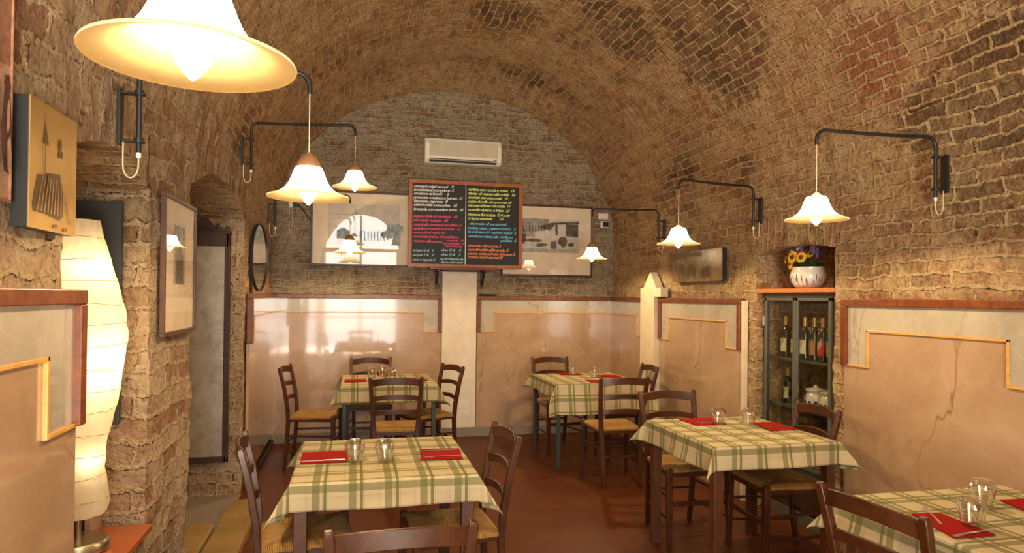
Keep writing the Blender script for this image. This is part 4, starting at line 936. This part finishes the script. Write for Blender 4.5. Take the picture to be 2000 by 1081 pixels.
chair(-.475, 3.22, 6, 'rush seat chair on the left side of the front left table, seen edge on')
chair(.745, 3.235, -176, 'rush seat chair on the right side of the front left table')
chair(.145, 1.93, 91, 'chair with its back to the camera at the bottom, nearest, cut off below')
chair(-.60, 6.46, -8, 'rush seat chair on the left side of the far left table')
chair(.19, 7.20, -93, 'chair behind the far left table against the marbled end panel')
chair(.345, 5.44, 86, 'chair with its back to the camera in front of the far left table')
chair(.935, 6.37, -160, 'rush seat chair on the right of the far left table by the white board')
chair(2.12, 7.06, -84, 'chair behind the far right table against the marbled end panel')
chair(2.20, 5.17, 88, 'chair with its back to the camera in front of the far right table')
chair(2.86, 6.10, 176, 'chair at the right wall side of the far right table')
chair(2.185, 4.365, -91, 'chair on the far side of the middle right table, by the narrow wall panel')
chair(2.83, 3.61, 177, 'chair between the middle right table and the glass cabinet')
chair(1.675, 1.88, 6, 'chair in the bottom right corner in front of the nearest right table')

# ------------------------------------------------------------------ tables, cloths
TZ = .783
def table(cx, cy, sx, sy, legmat, label, lw=.05, rz=0):
    t = thing('dining_table', label, 'table', (cx, cy, 0), R(rz))
    hx, hy = sx/2, sy/2
    MB().box((-hx, -hy, TZ-.028), (hx, hy, TZ-.003)).build('tabletop', 'table_wood', t, bevel=.003)
    mb = MB(); i = lw/2+.012
    mb.box((-hx+i, -hy+i-.01, TZ-.11), (hx-i, -hy+i+.01, TZ-.028)); mb.box((-hx+i, hy-i-.01, TZ-.11), (hx-i, hy-i+.01, TZ-.028))
    mb.box((-hx+i-.01, -hy+i, TZ-.11), (-hx+i+.01, hy-i, TZ-.028)); mb.box((hx-i-.01, -hy+i, TZ-.11), (hx-i+.01, hy-i, TZ-.028)); mb.build('apron', legmat, t)
    for a in (-1, 1):
        for b in (-1, 1):
            x, y = a*(hx-i), b*(hy-i); MB().box((x-lw/2, y-lw/2, 0), (x+lw/2, y+lw/2, TZ-.028)).build('leg', legmat, t, bevel=.003)
    return t
def cloth(cx, cy, sx, sy, ov, label, rz=0, seed=0):
    """ov: overhang (-x, +x, -y, +y)"""
    hx, hy = sx/2+.004, sy/2+.004; rnd = random.Random(seed); ph = [rnd.uniform(0, 6) for _ in range(8)]
    nu = nv = 110; vs = []; uv = []
    for i in range(nu+1):
        for j in range(nv+1):
            a = -hx-ov[0] + (2*hx+ov[0]+ov[1])*i/nu; b = -hy-ov[2] + (2*hy+ov[2]+ov[3])*j/nv
            da = max(abs(a)-hx, 0); db = max(abs(b)-hy, 0); sa = 1 if a > 0 else -1; sb = 1 if b > 0 else -1
            x = max(-hx, min(hx, a)); y = max(-hy, min(hy, b)); z = TZ + .0012*math.sin(a*9+ph[0])*math.sin(b*8+ph[1])
            if da > 0 and db > 0:
                rho = math.hypot(da, db); th = math.atan2(db, da); kk = .56*math.sin(2*th)**1.0
                x += sa*(.12*rho*math.cos(th)**2 + kk*rho*.75); y += sb*(.12*rho*math.sin(th)**2 + kk*rho*.75); z -= rho*math.sqrt(max(.1, 1-kk*kk-.015))
            elif da > 0:
                fl = .12+.10*math.sin(b*11+ph[2])*min(1, da*8); x += sa*(fl*da); z -= da*.99
            elif db > 0:
                fl = .12+.10*math.sin(a*10+ph[3])*min(1, db*8); y += sb*(fl*db); z -= db*.99
            vs.append((x, y, z)); uv.append((a+.9+ph[4]*.01, b+.9+ph[5]*.01))
    mb = MB(); mb.add(vs, [(i*(nv+1)+j, (i+1)*(nv+1)+j, (i+1)*(nv+1)+j+1, i*(nv+1)+j+1) for i in range(nu) for j in range(nv)], uv)
    o = mb.build('tablecloth', 'check_cloth', smooth=0, loc=(cx, cy, 0), rot=(0, 0, R(rz)))
    s_ = o.modifiers.new('thick', 'SOLIDIFY'); s_.thickness = .0015; s_.offset = 1
    return tag(o, label, 'tablecloth', 'green checked tablecloths')
TB = {'fl': (.152, 3.365, .80, .83), 'bl': (.325, 6.42, .84, .86), 'br': (2.245, 6.26, .86, .86), 'mr': (2.28, 3.635, .78, .82), 'nr': (2.345, 1.93, .80, .80)}
table(*TB['fl'], 'table_wood', 'square wooden table, front left, under a green checked cloth', .055)
table(*TB['bl'], 'green_metal', 'square table with dark slim legs, far left before the end wall', .035)
table(*TB['br'], 'green_metal', 'square table with dark slim legs, far right before the end wall', .035)
table(*TB['mr'], 'table_wood', 'square wooden table, middle right, beside the glass cabinet', .055)
table(*TB['nr'], 'table_wood', 'square wooden table in the bottom right corner', .055)
cloth(*TB['fl'], (.15, .15, .12, .12), 'green checked cloth draped over the front left table', seed=1)
cloth(*TB['bl'], (.15, .17, .15, .12), 'green checked cloth on the far left table', seed=2)
cloth(*TB['br'], (.13, .12, .28, .14), 'green checked cloth hanging long on the far right table', seed=3)
cloth(*TB['mr'], (.14, .15, .125, .13), 'green checked cloth on the middle right table by the glass cabinet', seed=4)
cloth(*TB['nr'], (.14, .14, .14, .13), 'green checked cloth on the table in the bottom right corner', seed=5)

# ------------------------------------------------------------------ glasses, napkins, cutlery
TT = TZ+.0035
gl0 = None
def glass(x, y, label, s=1.0):
    global gl0
    if gl0 is None:
        # stemless glass standing upside down; faceted heavy base on top
        out = [(.033, 0), (.036, .02), (.042, .045), (.047, .066), (.0475, .078), (.043, .092), (.034, .102), (.022, .107)]
        k = 40; mb = MB(); prof = out + [(.001, .107), (.001, .099)] + [(.018, .098), (.030, .094), (.038, .087), (.0445, .077), (.0445, .066), (.0395, .045), (.034, .02), (.0312, .0)]
        mb.lathe(prof, k=k, cap0=False, cap1=False)
        kk = len(prof); mb.add([], [])
        b = (kk-1)*k; 
        for j in range(k): mb.f.append([b+j, b+(j+1) % k, (j+1) % k, j]); mb.mi.append(0); mb.uv += [(0, 0)]*4
        for q, v in enumerate(mb.v):
            i, j = divmod(q, k)
            if 4 <= i <= 7: fct = 1+.045*(abs(((j/k*8) % 1)-.5)*2-.5); v.x *= fct; v.y *= fct
        gl0 = mb.build('drinking_glass', 'clear_glass', smooth=35, loc=(x, y, TT)); tag(gl0, label, 'glass', 'upside down drinking glasses'); return gl0
    o = gl0.copy(); COL.objects.link(o); o.location = (x, y, TT); o['label'] = label; o.rotation_euler = (0, 0, x*7); return o
glass(.016, 3.27, 'upside down glass on the front left table, beside the left napkin')
glass(.155, 3.25, 'upside down glass near the middle of the front left table')
glass(.185, 6.55, 'upside down glass on the far left table, leftmost of three'); glass(.29, 6.68, 'upside down glass on the far left table, rearmost of three'); glass(.37, 6.45, 'upside down glass on the far left table, rightmost of three')
glass(2.20, 6.50, 'upside down glass on the far right table, the left one'); glass(2.36, 6.30, 'upside down glass on the far right table, the right one')
glass(2.26, 3.81, 'upside down glass on the middle right table, by the left napkin'); glass(2.44, 3.75, 'upside down glass on the middle right table, by the right napkin')
glass(2.135, 1.915, 'upside down glass in front on the bottom right table'); glass(2.39, 2.10, 'upside down glass behind on the bottom right table')
def napkin(pts, label):
    cx = sum(p[0] for p in pts)/4; cy = sum(p[1] for p in pts)/4
    mb = MB(); poly = [(x-cx, y-cy) for x, y in pts]
    for i, z in enumerate((0, .0025)):
        sh = 1-.012*i; mb.prism([(a*sh, b*sh) for a, b in poly], lambda a, b: (a, b, z), lambda a, b: (a, b, z+.0023))
    tag(mb.build('napkin', 'napkin_red', loc=(cx, cy, TT+.0005), bevel=.0008), label, 'napkin', 'red paper napkins')
NZ = TT+.0055
napkin([(-.235, 3.27), (-.02, 3.26), (-.02, 3.49), (-.24, 3.49)], 'red napkin at the left edge of the front left table')
napkin([(.325, 3.235), (.530, 3.215), (.545, 3.44), (.345, 3.455)], 'red napkin with cutlery at the right edge of the front left table')
napkin([(-.07, 6.26), (.13, 6.26), (.13, 6.46), (-.07, 6.46)], 'red napkin at the left side of the far left table')
napkin([(.50, 6.27), (.69, 6.27), (.70, 6.46), (.48, 6.46)], 'red napkin at the right side of the far left table')
napkin([(.24, 6.72), (.42, 6.72), (.42, 6.83), (.24, 6.83)], 'red napkin behind the glasses on the far left table')
napkin([(2.08, 6.53), (2.32, 6.52), (2.30, 6.66), (2.07, 6.66)], 'red napkin at the back of the far right table before the rear chair')
napkin([(2.42, 6.26), (2.63, 6.24), (2.64, 6.42), (2.43, 6.45)], 'red napkin at the right side of the far right table')
napkin([(2.17, 5.90), (2.37, 5.88), (2.38, 6.05), (2.18, 6.08)], 'red napkin at the front edge of the far right table')
napkin([(2.10, 3.80), (2.31, 3.79), (2.33, 4.0), (2.09, 4.015)], 'red napkin at the back left of the middle right table')
napkin([(2.46, 3.55), (2.655, 3.56), (2.66, 3.79), (2.50, 3.81)], 'red napkin at the right edge of the middle right table')
napkin([(1.965, 1.83), (2.13, 1.82), (2.14, 2.05), (2.03, 2.07)], 'red napkin with fork behind the nearest right chair')
napkin([(2.48, 1.97), (2.70, 1.98), (2.72, 2.13), (2.52, 2.14)], 'red napkin at the right picture edge on the bottom right table')
def cutlery(kind, x, y, ang, label, z=None):
    mb = MB()
    if kind == 'fork':
        mb.bar([(-.09, 0, .002), (-.02, 0, .0035), (.035, 0, .003), (.05, 0, .002)], .009, .002, scales=[1.2, .8, .6, 1.2])
        mb.bar([(.045, 0, .002), (.06, 0, .0015), (.065, 0, .002)], .020, .0016)
        for q in (-1.5, -.5, .5, 1.5): mb.bar([(.062, q*.0055, .002), (.09, q*.0055, .0035), (.098, q*.0052, .007)], .0026, .0014)
    else:
        mb.bar([(-.1, 0, .002), (-.01, 0, .003), (0, 0, .003)], .011, .0035, scales=[1.1, .9, .8]); mb.prism([(0, -.005), (.085, -.008), (.105, 0), (.1, .005), (0, .005)], lambda a, b: (a, b, .0012), lambda a, b: (a, b, .003))
    tag(mb.build(kind, 'steel', loc=(x, y, NZ if z is None else z), rot=(0, 0, R(ang)), smooth=35), label, kind, 'steel cutlery on the napkins')
cutlery('knife', -.13, 3.288, 180, 'steel knife along the front of the left napkin, front left table')
cutlery('fork', .44, 3.27, 182, 'steel fork on the right napkin of the front left table, nearer')
cutlery('knife', .43, 3.40, 184, 'steel knife on the right napkin of the front left table, farther')
cutlery('fork', 2.56, 3.62, 172, 'steel fork on the right napkin of the middle right table')
cutlery('fork', 2.23, 3.84, 175, 'steel fork on the left napkin of the middle right table')
cutlery('fork', 2.075, 2.02, 60, 'steel fork with raised tines on the napkin of the bottom right table')
cutlery('knife', 2.065, 1.845, 8, 'steel knife on the near napkin edge of the bottom right table')
cutlery('fork', .60, 6.36, 178, 'steel fork on the right napkin of the far left table')
